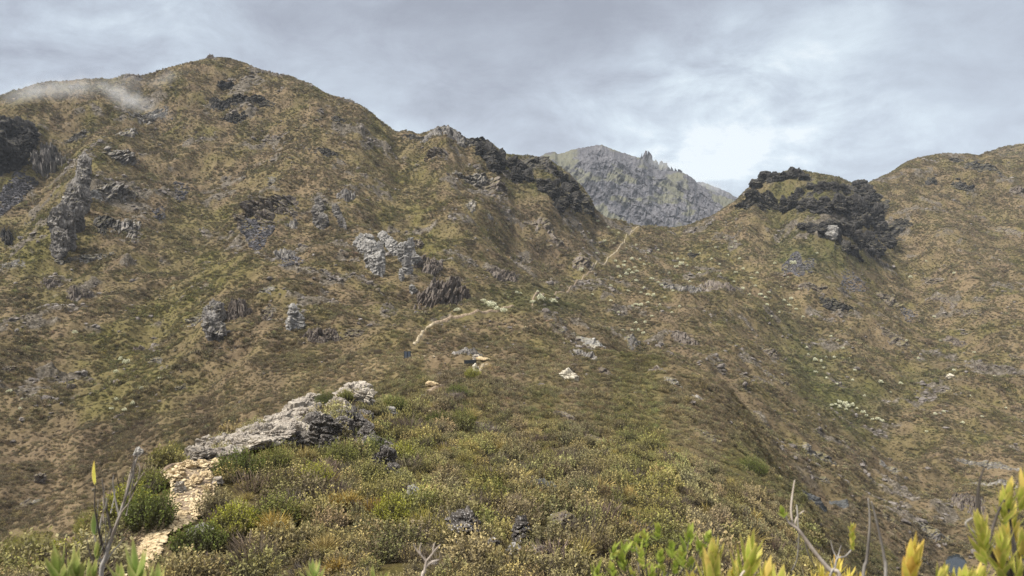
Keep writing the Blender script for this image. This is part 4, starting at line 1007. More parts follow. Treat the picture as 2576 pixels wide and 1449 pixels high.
def scatter(name, key, r0, r1, dens, smin, smax, text, az=43, seed=1, gapn=.0, slopeup=.5, name_kind='stuff', tintmul=(1, 1, 1), keepf=None, protos=None, zoff=-.04, rare=None):
    r = np.random.default_rng(seed)
    area = R(az) * (r1 * r1 - r0 * r0)
    n_ = int(area * dens * 1.6)
    th = r.uniform(-R(az), R(az), n_); rr_ = np.sqrt(r.uniform(r0 * r0, r1 * r1, n_))
    x = rr_ * np.sin(th); y = rr_ * np.cos(th)
    i, j = cell_of(x, y)
    ok = VIS[i, j] & ~BLOCK[i, j]
    x, y, i, j = x[ok], y[ok], i[ok], j[ok]
    # slopes carry more plants per square metre of map
    rm = rockm[i, j]
    hx = (Hs(x + 1.5, y) - Hs(x - 1.5, y)) / 3; hy = (Hs(x, y + 1.5) - Hs(x, y - 1.5)) / 3
    steep = np.sqrt(1 + hx * hx + hy * hy)
    ok = r.uniform(0, 1, len(x)) * 1.6 < steep * (1 - (rm * .80 if key != 'S' else 0 * rm))
    gap = fbm(x / 2.6, y / 2.6, 3, 700 + seed) + gapn + .35 * fbm(x / 17, y / 17, 3, 720)
    ok &= (gap > (-.42 if r0 < 160 else -.6)) | (r.uniform(0, 1, len(x)) < .35)
    x, y = x[ok], y[ok]; z = Hs(x, y)
    px, py = w2d(x, y, z)
    ok = np.ones(len(x), bool)
    if r0 < 60:
        rr_ = np.hypot(x, y)
        lift = 0.38 * F_D / rr_
        ok &= ~poly_in(px, py, PATHPOLY)
        for lf_ in (.35, .7, 1.0): ok &= ~poly_in(px, py - lift * lf_, PATHPOLY)
        for poly in KEEPOUT: ok &= ~poly_in(px, py, poly)
    if keepf is not None: ok &= keepf(px, py, x, y)
    x, y, z = x[ok], y[ok], z[ok]; n_ = len(x)
    e = np.maximum(.5, np.hypot(x, y) * .006)
    gx = (Hs(x + e, y) - Hs(x - e, y)) / (2 * e); gy = (Hs(x, y + e) - Hs(x, y - e)) / (2 * e)
    tint = heath_tint(x, y, z)
    jit = r.normal(1, .2, (n_, 1)) * (1 + r.normal(0, .05, (n_, 3)))
    hue = r.uniform(0, 1, n_)
    tint = np.clip(tint * jit, .01, .9) * np.array(tintmul)
    st_ = (hue < .05)[:, None]; tint = np.where(st_, tint * .4 + np.array([.30, .24, .10]) * .6, tint)
    dk_ = (hue > .93)[:, None]; tint = np.where(dk_, tint * .45 + np.array([.09, .065, .05]) * .55, tint)
    P_ = PROTO[key]
    var = r.integers(0, len(P_), n_)
    if key == 'A':
        pz = r.uniform(0, 1, n_); pz = np.clip(pz + .25 * fbm(x / 2.5, y / 2.5, 2, 777), 0, 1)
        var = np.where(pz < .84, r.integers(0, 6, n_), np.where(pz < .88, r.integers(6, 8, n_), r.integers(8, 10, n_)))
        g_ = (var >= 6) & (var < 8); tint = np.where(g_[:, None], np.array([.20, .16, .06]) * jit, tint)
        t_ = var >= 8; tint = np.where(t_[:, None], np.array([.10, .08, .06]) * jit, tint)
    me = bpy.data.meshes.new(name); me.vertices.add(n_)
    me.vertices.foreach_set('co', np.stack([x, y, z + zoff], 1).astype(np.float32).ravel())
    def add(nm, typ, arr, fld):
        a = me.attributes.new(nm, typ, 'POINT'); a.data.foreach_set(fld, arr)
    add('var', 'INT', var.astype(np.int32), 'value')
    big_ = np.clip(1 + 1.1 * fbm(x / 13 if r1 > 100 else x / 3.5, y / 13 if r1 > 100 else y / 3.5, 3, 730), .6, 1.9 if r1 > 60 else 1.3)
    sc_ = (r.uniform(0, 1, n_) ** 1.8 * (smax - smin) + smin) * big_
    sv = np.stack([sc_ * r.uniform(.85, 1.2, n_), sc_ * r.uniform(.85, 1.2, n_), sc_ * r.uniform(.7, 1.25, n_)], 1)
    add('scl', 'FLOAT_VECTOR', sv.astype(np.float32).ravel(), 'vector')
    rot = np.stack([np.clip(gy, -1, 1) * slopeup * 1.0, -np.clip(gx, -1, 1) * slopeup * 1.0, r.uniform(0, 6.283, n_)], 1)
    add('rot', 'FLOAT_VECTOR', rot.astype(np.float32).ravel(), 'vector')
    a = me.attributes.new('tint', 'FLOAT_COLOR', 'POINT'); a.data.foreach_set('color', np.c_[tint, np.ones(n_)].astype(np.float32).ravel())
    o = bpy.data.objects.new(name, me); C.objects.link(o)
    col = bpy.data.collections.new(name + '_kinds')
    for q_ in P_: col.objects.link(q_)
    ng = bpy.data.node_groups.new(name, 'GeometryNodeTree')
    ng.interface.new_socket('Geometry', in_out='INPUT', socket_type='NodeSocketGeometry'); ng.interface.new_socket('Geometry', in_out='OUTPUT', socket_type='NodeSocketGeometry')
    gi = ng.nodes.new('NodeGroupInput'); go = ng.nodes.new('NodeGroupOutput')
    ci = ng.nodes.new('GeometryNodeCollectionInfo'); ci.inputs['Collection'].default_value = col; ci.inputs['Separate Children'].default_value = True; ci.inputs['Reset Children'].default_value = True
    iop = ng.nodes.new('GeometryNodeInstanceOnPoints'); iop.inputs['Pick Instance'].default_value = True
    m2p = ng.nodes.new('GeometryNodeMeshToPoints')
    def na(nm, dt):
        q_ = ng.nodes.new('GeometryNodeInputNamedAttribute'); q_.data_type = dt; q_.inputs[0].default_value = nm; return q_.outputs[0]
    e2r = ng.nodes.new('FunctionNodeEulerToRotation'); ng.links.new(na('rot', 'FLOAT_VECTOR'), e2r.inputs[0])
    ng.links.new(gi.outputs[0], m2p.inputs[0]); ng.links.new(m2p.outputs[0], iop.inputs['Points']); ng.links.new(ci.outputs[0], iop.inputs['Instance'])
    ng.links.new(na('var', 'INT'), iop.inputs['Instance Index']); ng.links.new(e2r.outputs[0], iop.inputs['Rotation']); ng.links.new(na('scl', 'FLOAT_VECTOR'), iop.inputs['Scale'])
    ng.links.new(iop.outputs[0], go.inputs[0])
    md = o.modifiers.new('scatter', 'NODES'); md.node_group = ng
    o['kind'] = 'stuff'; o['label'] = text; o['category'] = 'vegetation'
    print('SCATTER', name, n_)
    return o
KEEPOUT = []

# ------------------------------------------------------------------ the near rock ridge, boulders and stones
def merged(name, rows, tone, text, cat='rock outcrop'):
    """one continuous formation made of several tilted slabs; rows: x, y, w, h (frame), depth ratio, roll, seed"""
    root = None; org = None
    for (px, py, w_, h_, dep, roll, sd_) in rows:
        c = hit(px, py + h_ * .4)[0]
        if np.isnan(c[0]): c = hit(px, py + h_ * 1.0)[0]
        if np.isnan(c[0]): print('nohit', text, px, py); continue
        if org is None:
            org = c.copy(); root = bpy.data.objects.new(name, None); C.objects.link(root); root.location = org; label(root, text, cat)
        s = np.linalg.norm(c) / F_D
        V, F = boulder_mesh((w_ * s * 1.08, w_ * s * dep, h_ * s * 1.1), sd_, 5 if s < .05 else 4, 11, .05)
        V = V @ np.array(Euler((0.12 * math.sin(sd_), R(roll), .3 * math.cos(sd_))).to_matrix()).T
        # where on the frame this slab stands: keep its middle at (px,py)
        a, fy, fz = dray(px, py); t = (c[1] + w_ * s * dep * .2) / fy
        ctr = np.array([a * t, fy * t, fz * t])
        g = Hs(ctr[0:1], ctr[1:2])[0]
        ctr[2] = min(ctr[2], g + h_ * s * .55)
        V = V + ctr
        qk = .8 / (min(w_, h_) * s); lay = (cellrock((V[:, 0] + V[:, 1]) * 1.1 * qk, (V[:, 2] * 3.2 + .6 * V[:, 0]) * qk, sd_, 1.2)[0] - .5) * .05 * min(w_, h_) * s * 2
        dr = (V - ctr) / (np.linalg.norm(V - ctr, axis=1)[:, None] + 1e-9)
        V = V + dr * lay[:, None]
        make_mesh('rock_slab', V - org, F, M[tone], parent=root, smooth=False)
        an = np.linspace(0, 6.28, 40)
        for q_ in (.1, .25, .4): block(ctr[0] + w_ * s * q_ * np.cos(an), ctr[1] + w_ * s * dep * q_ * np.sin(an), 0)
    return root
merged('rock_outcrop', [
    (500, 1146, 62, 40, 1.2, -8, 11), (528, 1122, 44, 40, 1.0, -12, 12), (560, 1118, 70, 34, 1.3, -6, 13), (600, 1112, 80, 40, 1.4, -10, 14), (560, 1142, 90, 30, 1.0, 4, 15),
    (640, 1092, 84, 40, 1.5, -14, 16), (625, 1118, 110, 34, 1.2, -6, 17), (690, 1068, 90, 52, 1.6, -18, 18), (672, 1100, 120, 40, 1.2, -8, 19), (735, 1050, 92, 60, 1.5, -14, 20),
    (730, 1085, 110, 50, 1.1, -4, 21), (775, 1050, 80, 56, 1.4, 0, 22), (760, 1020, 60, 34, 1.5, -18, 23), (800, 1062, 60, 40, 1.1, 10, 24), (690, 1085, 60, 26, 1.1, -20, 25)],
    'hero', 'long pale stepped rock ridge rising from the stony path')
merged('rock_outcrop', [(812, 1098, 74, 104, .9, 8, 31), (790, 1080, 60, 66, 1, 0, 32), (828, 1125, 44, 60, .8, 12, 33), (765, 1110, 60, 44, .9, 0, 36), (720, 1115, 70, 36, .9, 0, 37)],
    'speck', 'steep dark lichen-spotted rock face at the end of the pale ridge')
merged('rock_outcrop', [(893, 988, 84, 44, 1.1, 6, 41), (915, 1000, 50, 46, 1, 20, 42), (872, 990, 40, 34, 1, -14, 43)],
    'hero', 'rounded pale grey dome of rock behind the bushes on the ridge')
merged('rock_outcrop', [(852, 1020, 54, 28, 1.2, 20, 51), (870, 1034, 34, 24, 1.1, 30, 52)],
    'hero', 'tilted pale slab below the grey dome on the ridge')
merged('rock_outcrop', [(780, 1004, 60, 24, 1.3, -24, 55), (800, 1018, 40, 20, 1.1, -10, 56)],
    'hero', 'layered grey slabs on the skyline of the near ridge')
merged('rock_outcrop', [(852, 1055, 64, 40, 1, -20, 61), (893, 1070, 70, 60, 1, 34, 62), (868, 1080, 50, 56, .9, 20, 63), (920, 1100, 56, 60, .9, 40, 64), (905, 1045, 60, 24, 1, 0, 65), (945, 1128, 60, 46, .9, 42, 66), (962, 1160, 60, 60, .8, 50, 67), (985, 1195, 44, 50, .8, 50, 68), (978, 1135, 50, 50, .8, 30, 69)],
    'speck', 'lichen-mottled rock rib running down right of the dark face')
def blocks(tone, text, rows, roll=0, dep=.8):
    """a crag made of jointed blocks; rows: x, y, w, h of each block in the frame"""
    return merged('rock_outcrop', [(x_, y_, w_, h_, dep, roll + ((k * 37) % 17 - 8), 1200 + (len(text) * 31 + k * 7) % 900) for k, (x_, y_, w_, h_) in enumerate(rows)], tone, text)
blocks('dark', 'black cliff on the left mountain cut off by the photo edge', [(2, 350, 46, 90), (26, 345, 44, 80), (52, 340, 40, 70), (76, 338, 34, 50), (14, 400, 50, 90), (44, 392, 40, 76), (68, 372, 34, 60), (-14, 400, 40, 110)])
blocks('grey', 'tall pale slab ridge standing on the left mountain, leaning right at its top', [(214, 425, 34, 60), (203, 465, 42, 80), (186, 500, 48, 96), (206, 515, 32, 66), (172, 545, 52, 104), (194, 560, 30, 60), (156, 585, 50, 104), (148, 618, 46, 76), (176, 602, 34, 66), (142, 640, 30, 34)], 14, .5)
blocks('pale', 'largest smooth pale slab, leaning, in the middle of the slope', [(934, 640, 50, 92), (948, 668, 36, 60), (918, 618, 34, 46), (958, 640, 26, 56)], -14, .5)
blocks('pale', 'pale slabs lying across the top left of the largest slab', [(908, 606, 26, 40), (926, 600, 30, 26)], 40, .6)
blocks('pale', 'pale leaning slab just right of the largest one', [(976, 606, 32, 42), (990, 626, 28, 50), (964, 596, 22, 26)], -30, .5)
blocks('pale', 'pale slab with broken right edge, farthest right of the big pale ones', [(1016, 640, 34, 62), (1032, 628, 30, 46), (1024, 672, 26, 46), (1044, 652, 26, 40), (1010, 694, 14, 34)], -6, .6)
blocks('grey', 'left one of two upright grey slabs in mid slope', [(806, 520, 26, 44), (800, 548, 28, 60), (814, 560, 24, 44)], -6, .6)
blocks('grey', 'right, narrower one of two upright grey slabs in mid slope', [(850, 535, 18, 44), (860, 560, 18, 40)], -16, .6)
blocks('pale', 'rounded pale grey dome standing alone low on the slope', [(740, 800, 34, 62), (754, 812, 24, 40), (730, 816, 20, 36)], 0)
blocks('grey', 'tall grey buttress of the lower rock group', [(544, 790, 38, 60), (536, 826, 36, 76), (552, 836, 26, 56), (522, 796, 24, 40)], 0)
blocks('dark', 'upper black cliff on the crest ridge', [(1212, 380, 34, 40), (1236, 388, 36, 56), (1256, 402, 30, 56), (1240, 418, 34, 40)])
blocks('dark', 'middle black cliff on the crest ridge', [(1290, 414, 34, 46), (1312, 430, 34, 54), (1298, 446, 34, 40), (1330, 444, 26, 40)])
blocks('dark', 'large black cliff near the end of the crest ridge', [(1370, 468, 36, 44), (1394, 482, 40, 60), (1420, 496, 40, 66), (1446, 512, 36, 56), (1404, 516, 34, 36), (1436, 470, 40, 40), (1410, 448, 36, 30)], 8)
blocks('dark', 'long black cliff band across the middle of the right knob', [(1974, 520, 26, 44), (1994, 512, 24, 34), (2024, 518, 34, 28), (2050, 518, 32, 34), (2078, 518, 36, 40), (2106, 520, 34, 46), (2130, 524, 34, 52), (2154, 526, 36, 60)])
blocks('dark', 'tall black wall at the right end of the knob\'s cliff band', [(2172, 540, 40, 70), (2192, 520, 36, 60), (2206, 556, 36, 64), (2150, 560, 36, 40), (2222, 590, 34, 50), (2180, 486, 34, 34), (2160, 470, 36, 26), (2236, 612, 30, 34)])
blocks('dark', 'black overhang framing the pale rock panel', [(2020, 572, 30, 20), (2044, 574, 28, 26), (2066, 580, 26, 44), (2092, 566, 44, 20), (2122, 574, 28, 40), (2142, 584, 24, 36), (2108, 590, 16, 40)])
blocks('dark', 'black cliff with pale streaks at the knob\'s foot', [(2164, 606, 30, 46), (2186, 616, 34, 56), (2206, 628, 30, 40), (2128, 624, 26, 28), (2148, 630, 24, 26)])
blocks('dark', 'dark rocks capping the top and left shoulder of the right knob', [(1900, 464, 30, 26), (1922, 450, 32, 26), (1946, 446, 30, 24), (1972, 446, 30, 20), (2000, 438, 34, 24), (2024, 446, 28, 20), (1888, 486, 30, 22)])
blocks('dark', 'small black crags scattered high on the face of the right knob', [(2040, 470, 26, 20), (2066, 474, 30, 26), (2096, 470, 30, 24), (2122, 478, 28, 24), (2010, 486, 20, 22)])
def rock_face(px, py, w_, h_, seed_, text):
    c = hit(px, py)[0]; s = np.linalg.norm(c) / F_D; u_ = c / np.linalg.norm(c); p_ = c - u_ * w_ * s * .42
    V, F = boulder_mesh((w_ * s, w_ * s * .5, h_ * s), seed_, 4, 9, .03)
    V[:, 0] = np.sign(V[:, 0]) * np.minimum(abs(V[:, 0]), w_ * s * .42); V[:, 2] = np.sign(V[:, 2]) * np.minimum(abs(V[:, 2]), h_ * s * .42)
    o = make_mesh('pale_rock', V, F, M['pale'], smooth=False); o.location = p_; o.rotation_euler = (.1, 0, 0); label(o, text, 'rock')
rock_face(2090, 586, 36, 42, 5, 'pale square rock panel in the black overhang of the right knob')
rock_face(2128, 590, 18, 24, 6, 'small pale rock patch right of the square panel')
rock_face(2184, 612, 20, 44, 8, 'pale streaked face in the lowest black cliff of the knob')
for args in [
 ('rock', 435, 1203, 62, 34, 'warm', 'pale flat-topped stone left of the path where it bends'),
 ('rock', 470, 1172, 60, 26, 'warm', 'long pale stone across the top of the path'),
 ('rock', 505, 1170, 56, 30, 'warm', 'pale angular stone at the foot of the rock ridge'),
 ('rock', 540, 1168, 44, 26, 'warm', 'reddish pale stone right of the ridge foot'),
 ('rock', 515, 1196, 50, 22, 'warm', 'flat ochre stone in the middle of the stone step'),
 ('rock', 490, 1212, 46, 26, 'warm', 'tilted ochre slab with a dark joint on the path'),
 ('rock', 470, 1225, 40, 22, 'warm', 'split pale stone below the flat-topped stone'),
 ('rock', 520, 1232, 30, 24, 'warm', 'square pale stone on bare red earth'),
 ('rock', 545, 1212, 30, 20, 'hero', 'small grey stone beside the bush right of the path'),
 ('rock', 448, 1232, 30, 30, 'hero', 'grey stone under the left bush edge of the path'),
 ('rock', 560, 1190, 34, 22, 'warm', 'pale stone half under the dark bush'),
 ('rock', 450, 1185, 30, 16, 'warm', 'small pale stone beside the side trail'),
 ('rock', 497, 1362, 54, 24, 'pale', 'flat grey stone between bushes right of the path'),
 ('rock', 1170, 1340, 84, 74, 'speck', 'dark boulder with white lichen right of the pale broom bush'),
 ('rock', 1307, 1352, 50, 66, 'speck', 'narrow lichen-spotted boulder right of the dark boulder'),
 ('rock', 1420, 1322, 66, 30, 'brown', 'brown overhanging boulder with black hollow on the flank'),
 ('rock', 1036, 1256, 34, 34, 'pale', 'small white-crusted rock left of the broom bush'),
 ('rock', 1290, 1405, 34, 22, 'pale', 'pale stone low under the narrow spotted boulder'),
 ('rock', 1350, 1410, 60, 26, 'brown', 'pale weathered rock behind the leafy bush'),
 ('rock', 1240, 1385, 26, 20, 'speck', 'small spotted stone below the dark boulder'),
 ('rock', 1430, 945, 48, 30, 'white', 'cream white boulder on the ridge right of the boards'),
 ('rock', 1195, 928, 20, 20, 'white', 'small white rock below the low black board'),
 ('rock', 1200, 903, 30, 12, 'hero', 'pale slanting stone behind the low black board'),
 ('rock', 1038, 731, 22, 22, 'pale', 'lone pale block below the broken pale slabs'),
 ('rock', 2098, 602, 22, 10, 'pale', 'pale block fallen under the square rock panel'),
 ('rock', 97, 1207, 26, 22, 'brown', 'dark boulder in the valley left of the bare shrub'),
 ('rock', 62, 1274, 24, 18, 'brown', 'dark boulder lower down beside the dry stream'),
 ('rock', 85, 1268, 34, 10, 'grey', 'flat grey stone beside the lower valley boulder'),
 ('rock', 347, 1140, 24, 18, 'pale', 'pale rock just above the bare shrub tips'),
 ('rock', 2395, 945, 22, 10, 'white', 'pale stone on the right slope above the valley'),
 ('rock', 1086, 968, 30, 10, 'warm', 'flat pale stones where the path tops the ridge'),
 ('rock', 1215, 905, 30, 8, 'warm', 'yellow flat rock right of the low black board'),
 ('rock', 1060, 1000, 30, 10, 'pale', 'weathered flat stone right of the grey dome'),
 ('rock', 1142, 998, 46, 16, 'brown', 'grey brown heap right of the ridge path'),
 ('rock', 985, 1035, 24, 26, 'pale', 'grey blade of rock on the ridge right of the dome'),
]:
    args = list(args)
    if args[5] == 'warm' and args[2] > 1120: args[3] *= .72; args[4] *= .8
    place_rock(*args)
M['pebbles'] = M['warm']
# the gravel of the path
def gravel():
    Vs, Fs, off = [], [], 0
    r = np.random.default_rng(91)
    pa = np.array(PATHPOLY)
    n_ = 0
    X = r.uniform(pa[:, 0].min(), pa[:, 0].max(), 60000); Yp = r.uniform(1150, 1480, 60000)
    dens_ = np.interp(Yp, [1150, 1200, 1240, 1290, 1330, 1480], [.16, .18, .3, .7, 1, 1])
    patch = fbm(X / 34, Yp / 22, 2, 77)
    ok = poly_in(X, Yp, PATHPOLY) & (r.uniform(0, 1, len(X)) < dens_ * np.where(patch > -.12, 1, .25))
    X, Yp = X[ok][:3600], Yp[ok][:3600]
    H3 = hit(X, Yp)
    for k, c in enumerate(H3):
        if np.isnan(c[0]): continue
        s = .035 + .15 * r.uniform(0, 1) ** 3.0
        V, F = ICO[1]
        V, F = boulder_mesh((s, s * r.uniform(.5, .95), s * r.uniform(.25, .5)), int(r.integers(0, 60)), 1, 7, 0)
        m = np.array(Euler((r.uniform(-.5, .5), r.uniform(-.5, .5), r.uniform(0, 6))).to_matrix())
        Vs.append(V @ m.T + c + np.array([0, 0, .05 + s * .10])); Fs.append(F + off); off += len(V)
    o = make_mesh('gravel', np.concatenate(Vs), np.concatenate(Fs), M['warm'], smooth=False)
    o['kind'] = 'stuff'; o['label'] = 'pale ochre stones and gravel covering the path'; o['category'] = 'gravel'
gravel()

# ------------------------------------------------------------------ whitish round shrubs
m, n, p = new_mat('pale_felted_leaves', 0.9, 0.1)
at = n.nodes.new('ShaderNodeAttribute'); at.attribute_name = 'tip'
n.links.new(mixc(n, at.outputs['Fac'], (0.34, 0.35, 0.22), (0.78, 0.77, 0.60)), p.inputs['Base Color'])
M['felt'] = m
pale_proto = []
for k in range(4):
    r = np.random.default_rng(520 + k)
    V, F, T = clump(530 + k, .5, .62, 240, .13, up=.4, flat=1.1, tw=1.8)
    me_o = make_mesh('pale_shrub', V, F, M['felt'], smooth=False, attrs={'tip': np.clip(T + .25, 0, 1)}); C.objects.unlink(me_o); pale_proto.append(me_o)
WHITE = [
 ('whitish round shrub beside the dark green hollow under the brown columnar crag', [(1215, 762, 12), (1228, 770, 14), (1238, 776, 16), (1250, 783, 14), (1266, 789, 12), (1359, 757, 16), (1390, 763, 12), (1340, 765, 9), (1300, 741, 7), (1352, 738, 6), (1150, 787, 9), (1310, 742, 6)]),
 ('whitish round shrub beside the pale path that climbs to the pass',
  [(1560, 700, 7), (1575, 693, 8), (1590, 690, 7), (1602, 686, 7), (1548, 660, 6), (1570, 662, 6), (1590, 655, 8), (1610, 655, 6), (1620, 668, 5), (1500, 640, 5), (1520, 610, 6), (1545, 615, 5), (1480, 590, 5), (1503, 560, 7), (1530, 575, 6), (1556, 589, 5), (1462, 683, 10), (1536, 722, 6), (1580, 735, 6), (1620, 728, 6), (1640, 705, 8), (1655, 714, 7), (1665, 722, 7), (1600, 710, 6), (1570, 672, 6), (1630, 745, 7), (1645, 748, 8), (1612, 740, 6), (1672, 752, 6), (1555, 676, 7), (1582, 682, 7), (1596, 676, 6), (1630, 640, 5), (1655, 632, 5), (1690, 640, 5), (1720, 655, 5), (1600, 620, 5), (1575, 628, 5)]),
 ('whitish round shrub dotted in the bowl below the pass', [(1700, 675, 7), (1713, 668, 8), (1728, 672, 7), (1790, 655, 5), (1810, 668, 5), (1760, 640, 5), (1832, 645, 5), (1850, 690, 5), (1760, 690, 6), (1780, 720, 5), (1812, 692, 5), (1845, 712, 5), (1870, 730, 6), (1885, 745, 6), (1900, 722, 5), (1912, 745, 7), (1925, 752, 6), (1935, 738, 5), (1890, 702, 5), (1905, 690, 6), (1870, 680, 5), (1860, 655, 6), (1840, 625, 5), (1800, 625, 4), (1780, 610, 4), (1820, 600, 4), (1850, 610, 4), (1735, 635, 5), (1705, 655, 5), (1683, 690, 6), (1735, 712, 5), (1693, 735, 5)]),
 ('whitish round shrub on the brown slope under the right knob', [(1949, 666, 8), (1996, 666, 9), (1972, 760, 7), (1990, 755, 6), (1986, 772, 8), (2003, 781, 6), (2020, 800, 5), (1960, 790, 5), (1940, 800, 5), (1930, 770, 6), (2055, 640, 5), (1982, 700, 4), (2010, 730, 5), (1965, 725, 4)]),
 ('whitish round shrub in the green gully of the right valley', [(2028, 878, 6), (2050, 910, 8), (2066, 913, 6), (2078, 902, 6), (2033, 895, 5), (2098, 903, 6), (2072, 930, 5), (2090, 850, 5), (2108, 860, 5), (2120, 880, 5), (2136, 905, 5), (2150, 935, 5), (2052, 940, 5), (2080, 955, 6), (2105, 970, 5), (2145, 960, 5), (2175, 1000, 5), (2215, 965, 7), (2265, 968, 6), (2240, 990, 4)]),
 ('whitish round shrub in the cluster on the lower right valley side', [(2102, 1022, 7), (2113, 1017, 8), (2112, 1028, 7), (2125, 1022, 9), (2134, 1027, 9), (2145, 1024, 8), (2155, 1032, 6), (2172, 1042, 8), (2195, 1060, 6), (2208, 1058, 9), (2218, 1063, 6), (2180, 1050, 5), (2128, 1034, 6), (2092, 1024, 6)]),
 ('whitish round shrub scattered on the slope far right', [(2352, 1046, 6), (2375, 1040, 5), (2422, 1068, 6), (2330, 1090, 5), (2470, 1052, 4), (2530, 1030, 4), (2310, 905, 5), (2365, 860, 5), (2400, 935, 5), (2450, 890, 4), (2500, 950, 4), (2350, 800, 5), (2290, 700, 5), (2330, 660, 4), (2400, 690, 4), (2280, 860, 5), (2440, 1000, 4)]),
 ('whitish round shrub low on the left slope near the bright green patch', [(188, 842, 9), (292, 942, 10), (302, 910, 9), (316, 918, 10), (292, 1012, 7), (334, 1023, 9), (312, 1039, 8), (355, 985, 6), (24, 992, 7), (50, 1035, 6), (402, 958, 5), (55, 1010, 5), (436, 730, 6), (280, 1035, 6)]),
 ('whitish round shrub on the spur below the slanting slabs', [(1590, 775, 7), (1600, 769, 7), (1612, 772, 8), (1640, 800, 6), (1600, 816, 6), (1622, 815, 7), (1590, 835, 6), (1606, 835, 7), (1618, 843, 7), (1566, 835, 5), (1580, 855, 5), (1690, 790, 5), (1660, 770, 6), (1555, 790, 5), (1630, 765, 7), (1536, 760, 6), (1710, 775, 5), (1490, 745, 6)]),
]
rw = random.Random(9)
for text, lst in WHITE:
    arr = hit([q_[0] for q_ in lst], [q_[1] for q_ in lst])
    for (qx_, qy_, sz), c in zip(lst, arr):
        if np.isnan(c[0]): continue
        o = pale_proto[rw.randrange(4)].copy(); C.objects.link(o)
        s = sz * 1.4 * np.linalg.norm(c) / F_D
        o.scale = (s * rw.uniform(.85, 1.25), s * rw.uniform(.85, 1.25), s * rw.uniform(.8, 1.15)); o.rotation_euler = (0, 0, rw.uniform(0, 6.28)); o.location = (c[0], c[1], c[2] + .45)
        block(c[0] + np.array([-.5, 0, .5]) * s, c[1] + np.array([-.6, -.6, -.6]) * s, 0)
        label(o, text, 'shrub', text.replace('shrub', 'shrubs'))

# ------------------------------------------------------------------ boards beside the path
def simple_mat(name, col, rough=.6, spec=.3):
    m, n, p = new_mat(name, rough, spec)
    f = noise_node(n, 18, 4, .6)
    n.links.new(ramp(n, f, [(0.3, tuple(.8 * v for v in col)), (0.7, tuple(min(1, 1.15 * v) for v in col))]), p.inputs['Base Color'])
    return m
M['slateboard'] = simple_mat('slate_blue_board', (0.06, 0.075, 0.10)); M['blackboard'] = simple_mat('black_board', (0.018, 0.022, 0.026)); M['postwood'] = simple_mat('dark_wood_post', (0.03, 0.025, 0.022)); M['brownboard'] = simple_mat('weathered_brown_board', (0.07, 0.055, 0.035))
def box(x0, x1, y0, y1, z0, z1, ch=.01):
    v = []; c = ch
    for z, i in ((z0, c), (z0 + c, 0), (z1 - c, 0), (z1, c)):
        v += [(x0 + i, y0 + i, z), (x1 - i, y0 + i, z), (x1 - i, y1 - i, z), (x0 + i, y1 - i, z)]
    f = [(3, 2, 1, 0), (12, 13, 14, 15)]
    for l in range(3):
        for k in range(4): f.append((l * 4 + k, l * 4 + (k + 1) % 4, l * 4 + 4 + (k + 1) % 4, l * 4 + 4 + k))
    return v, f
def boxes(name, lst, mat, parent=None):
    V, F = [], []
    for b in lst:
        v, f = box(*b); k = len(V); V += v; F += [tuple(i + k for i in q_) for q_ in f]
    return make_mesh(name, np.array(V, float), np.array(F), mat, parent=parent, smooth=False)
def board(px, py, w_, h_, legs, mat, text, name='sign_board', tilt=0., slats=0, rz=0.0):
    c = hit(px, py + h_ / 2)[0]; s = np.linalg.norm(c) / F_D; W, H_ = w_ * s, h_ * s; lg = legs * s
    root = bpy.data.objects.new(name, None); C.objects.link(root); root.location = c; root.rotation_euler = (0, tilt, rz)
    label(root, text, 'sign')
    boxes('board', [(-W / 2, W / 2, -.03, .03, lg, H_)], M[mat], root)
    for sx in (-1, 1):
        boxes('post', [(sx * (W / 2 - .05 if legs < 5 else W * .30) - .045, sx * (W / 2 - .05 if legs < 5 else W * .30) + .045, .032, .12, -.5, H_ + (.03 if legs < 5 else -.1))], M['postwood'], root)
    for k in range(slats):
        xx = -W / 2 + W * (k + .5) / slats
        boxes('panel', [(xx - W / slats * .36, xx + W / slats * .36, -.05, -.032, lg + .08, H_ - .08)], M['slateboard'], root)
    block(c[0] + np.linspace(-W, W, 12), c[1] * np.ones(12) - .3, 1)
    return root
board(1025, 894, 17, 21, 2.5, 'blackboard', 'upright slate blue panel in a dark frame beside the pale track', slats=2)
board(1183, 913, 30, 15, 6, 'blackboard', 'low wide black board on two short legs on the ridge', tilt=-.04)
board(950, 888, 20, 15, 5, 'brownboard', 'small brown board on posts in the heath left of the track')

# ------------------------------------------------------------------ ground cover
A_ = 'low heath and grass carpet on the near ridge'
scatter('heath_cover', 'A', 8.5, 13, 5.5, .4, .75, 'low heath plants right below the viewpoint', seed=6)
scatter('heath_cover', 'A', 13, 30, 4.0, .55, 1.45, A_, seed=1)
scatter('heath_cover', 'A', 30, 55, 2.2, .8, 1.7, 'low heath on the farther part of the near ridge', seed=2)
scatter('heath_cover', 'B', 55, 170, 3.2, .7, 1.4, 'heath and grass tufts on the valley sides', seed=3)
scatter('heath_cover', 'C', 170, 330, 1.5, .6, 1.5, 'heath tufts covering the middle slopes', seed=4)
scatter('heath_cover', 'D', 900, 1200, .14, 1.4, 3.0, 'heath on the ridge behind the right mountain', seed=7, az=40)
scatter('heath_cover', 'D', 330, 900, .8, .75, 1.7, 'heath tufts covering the upper slopes', seed=5)

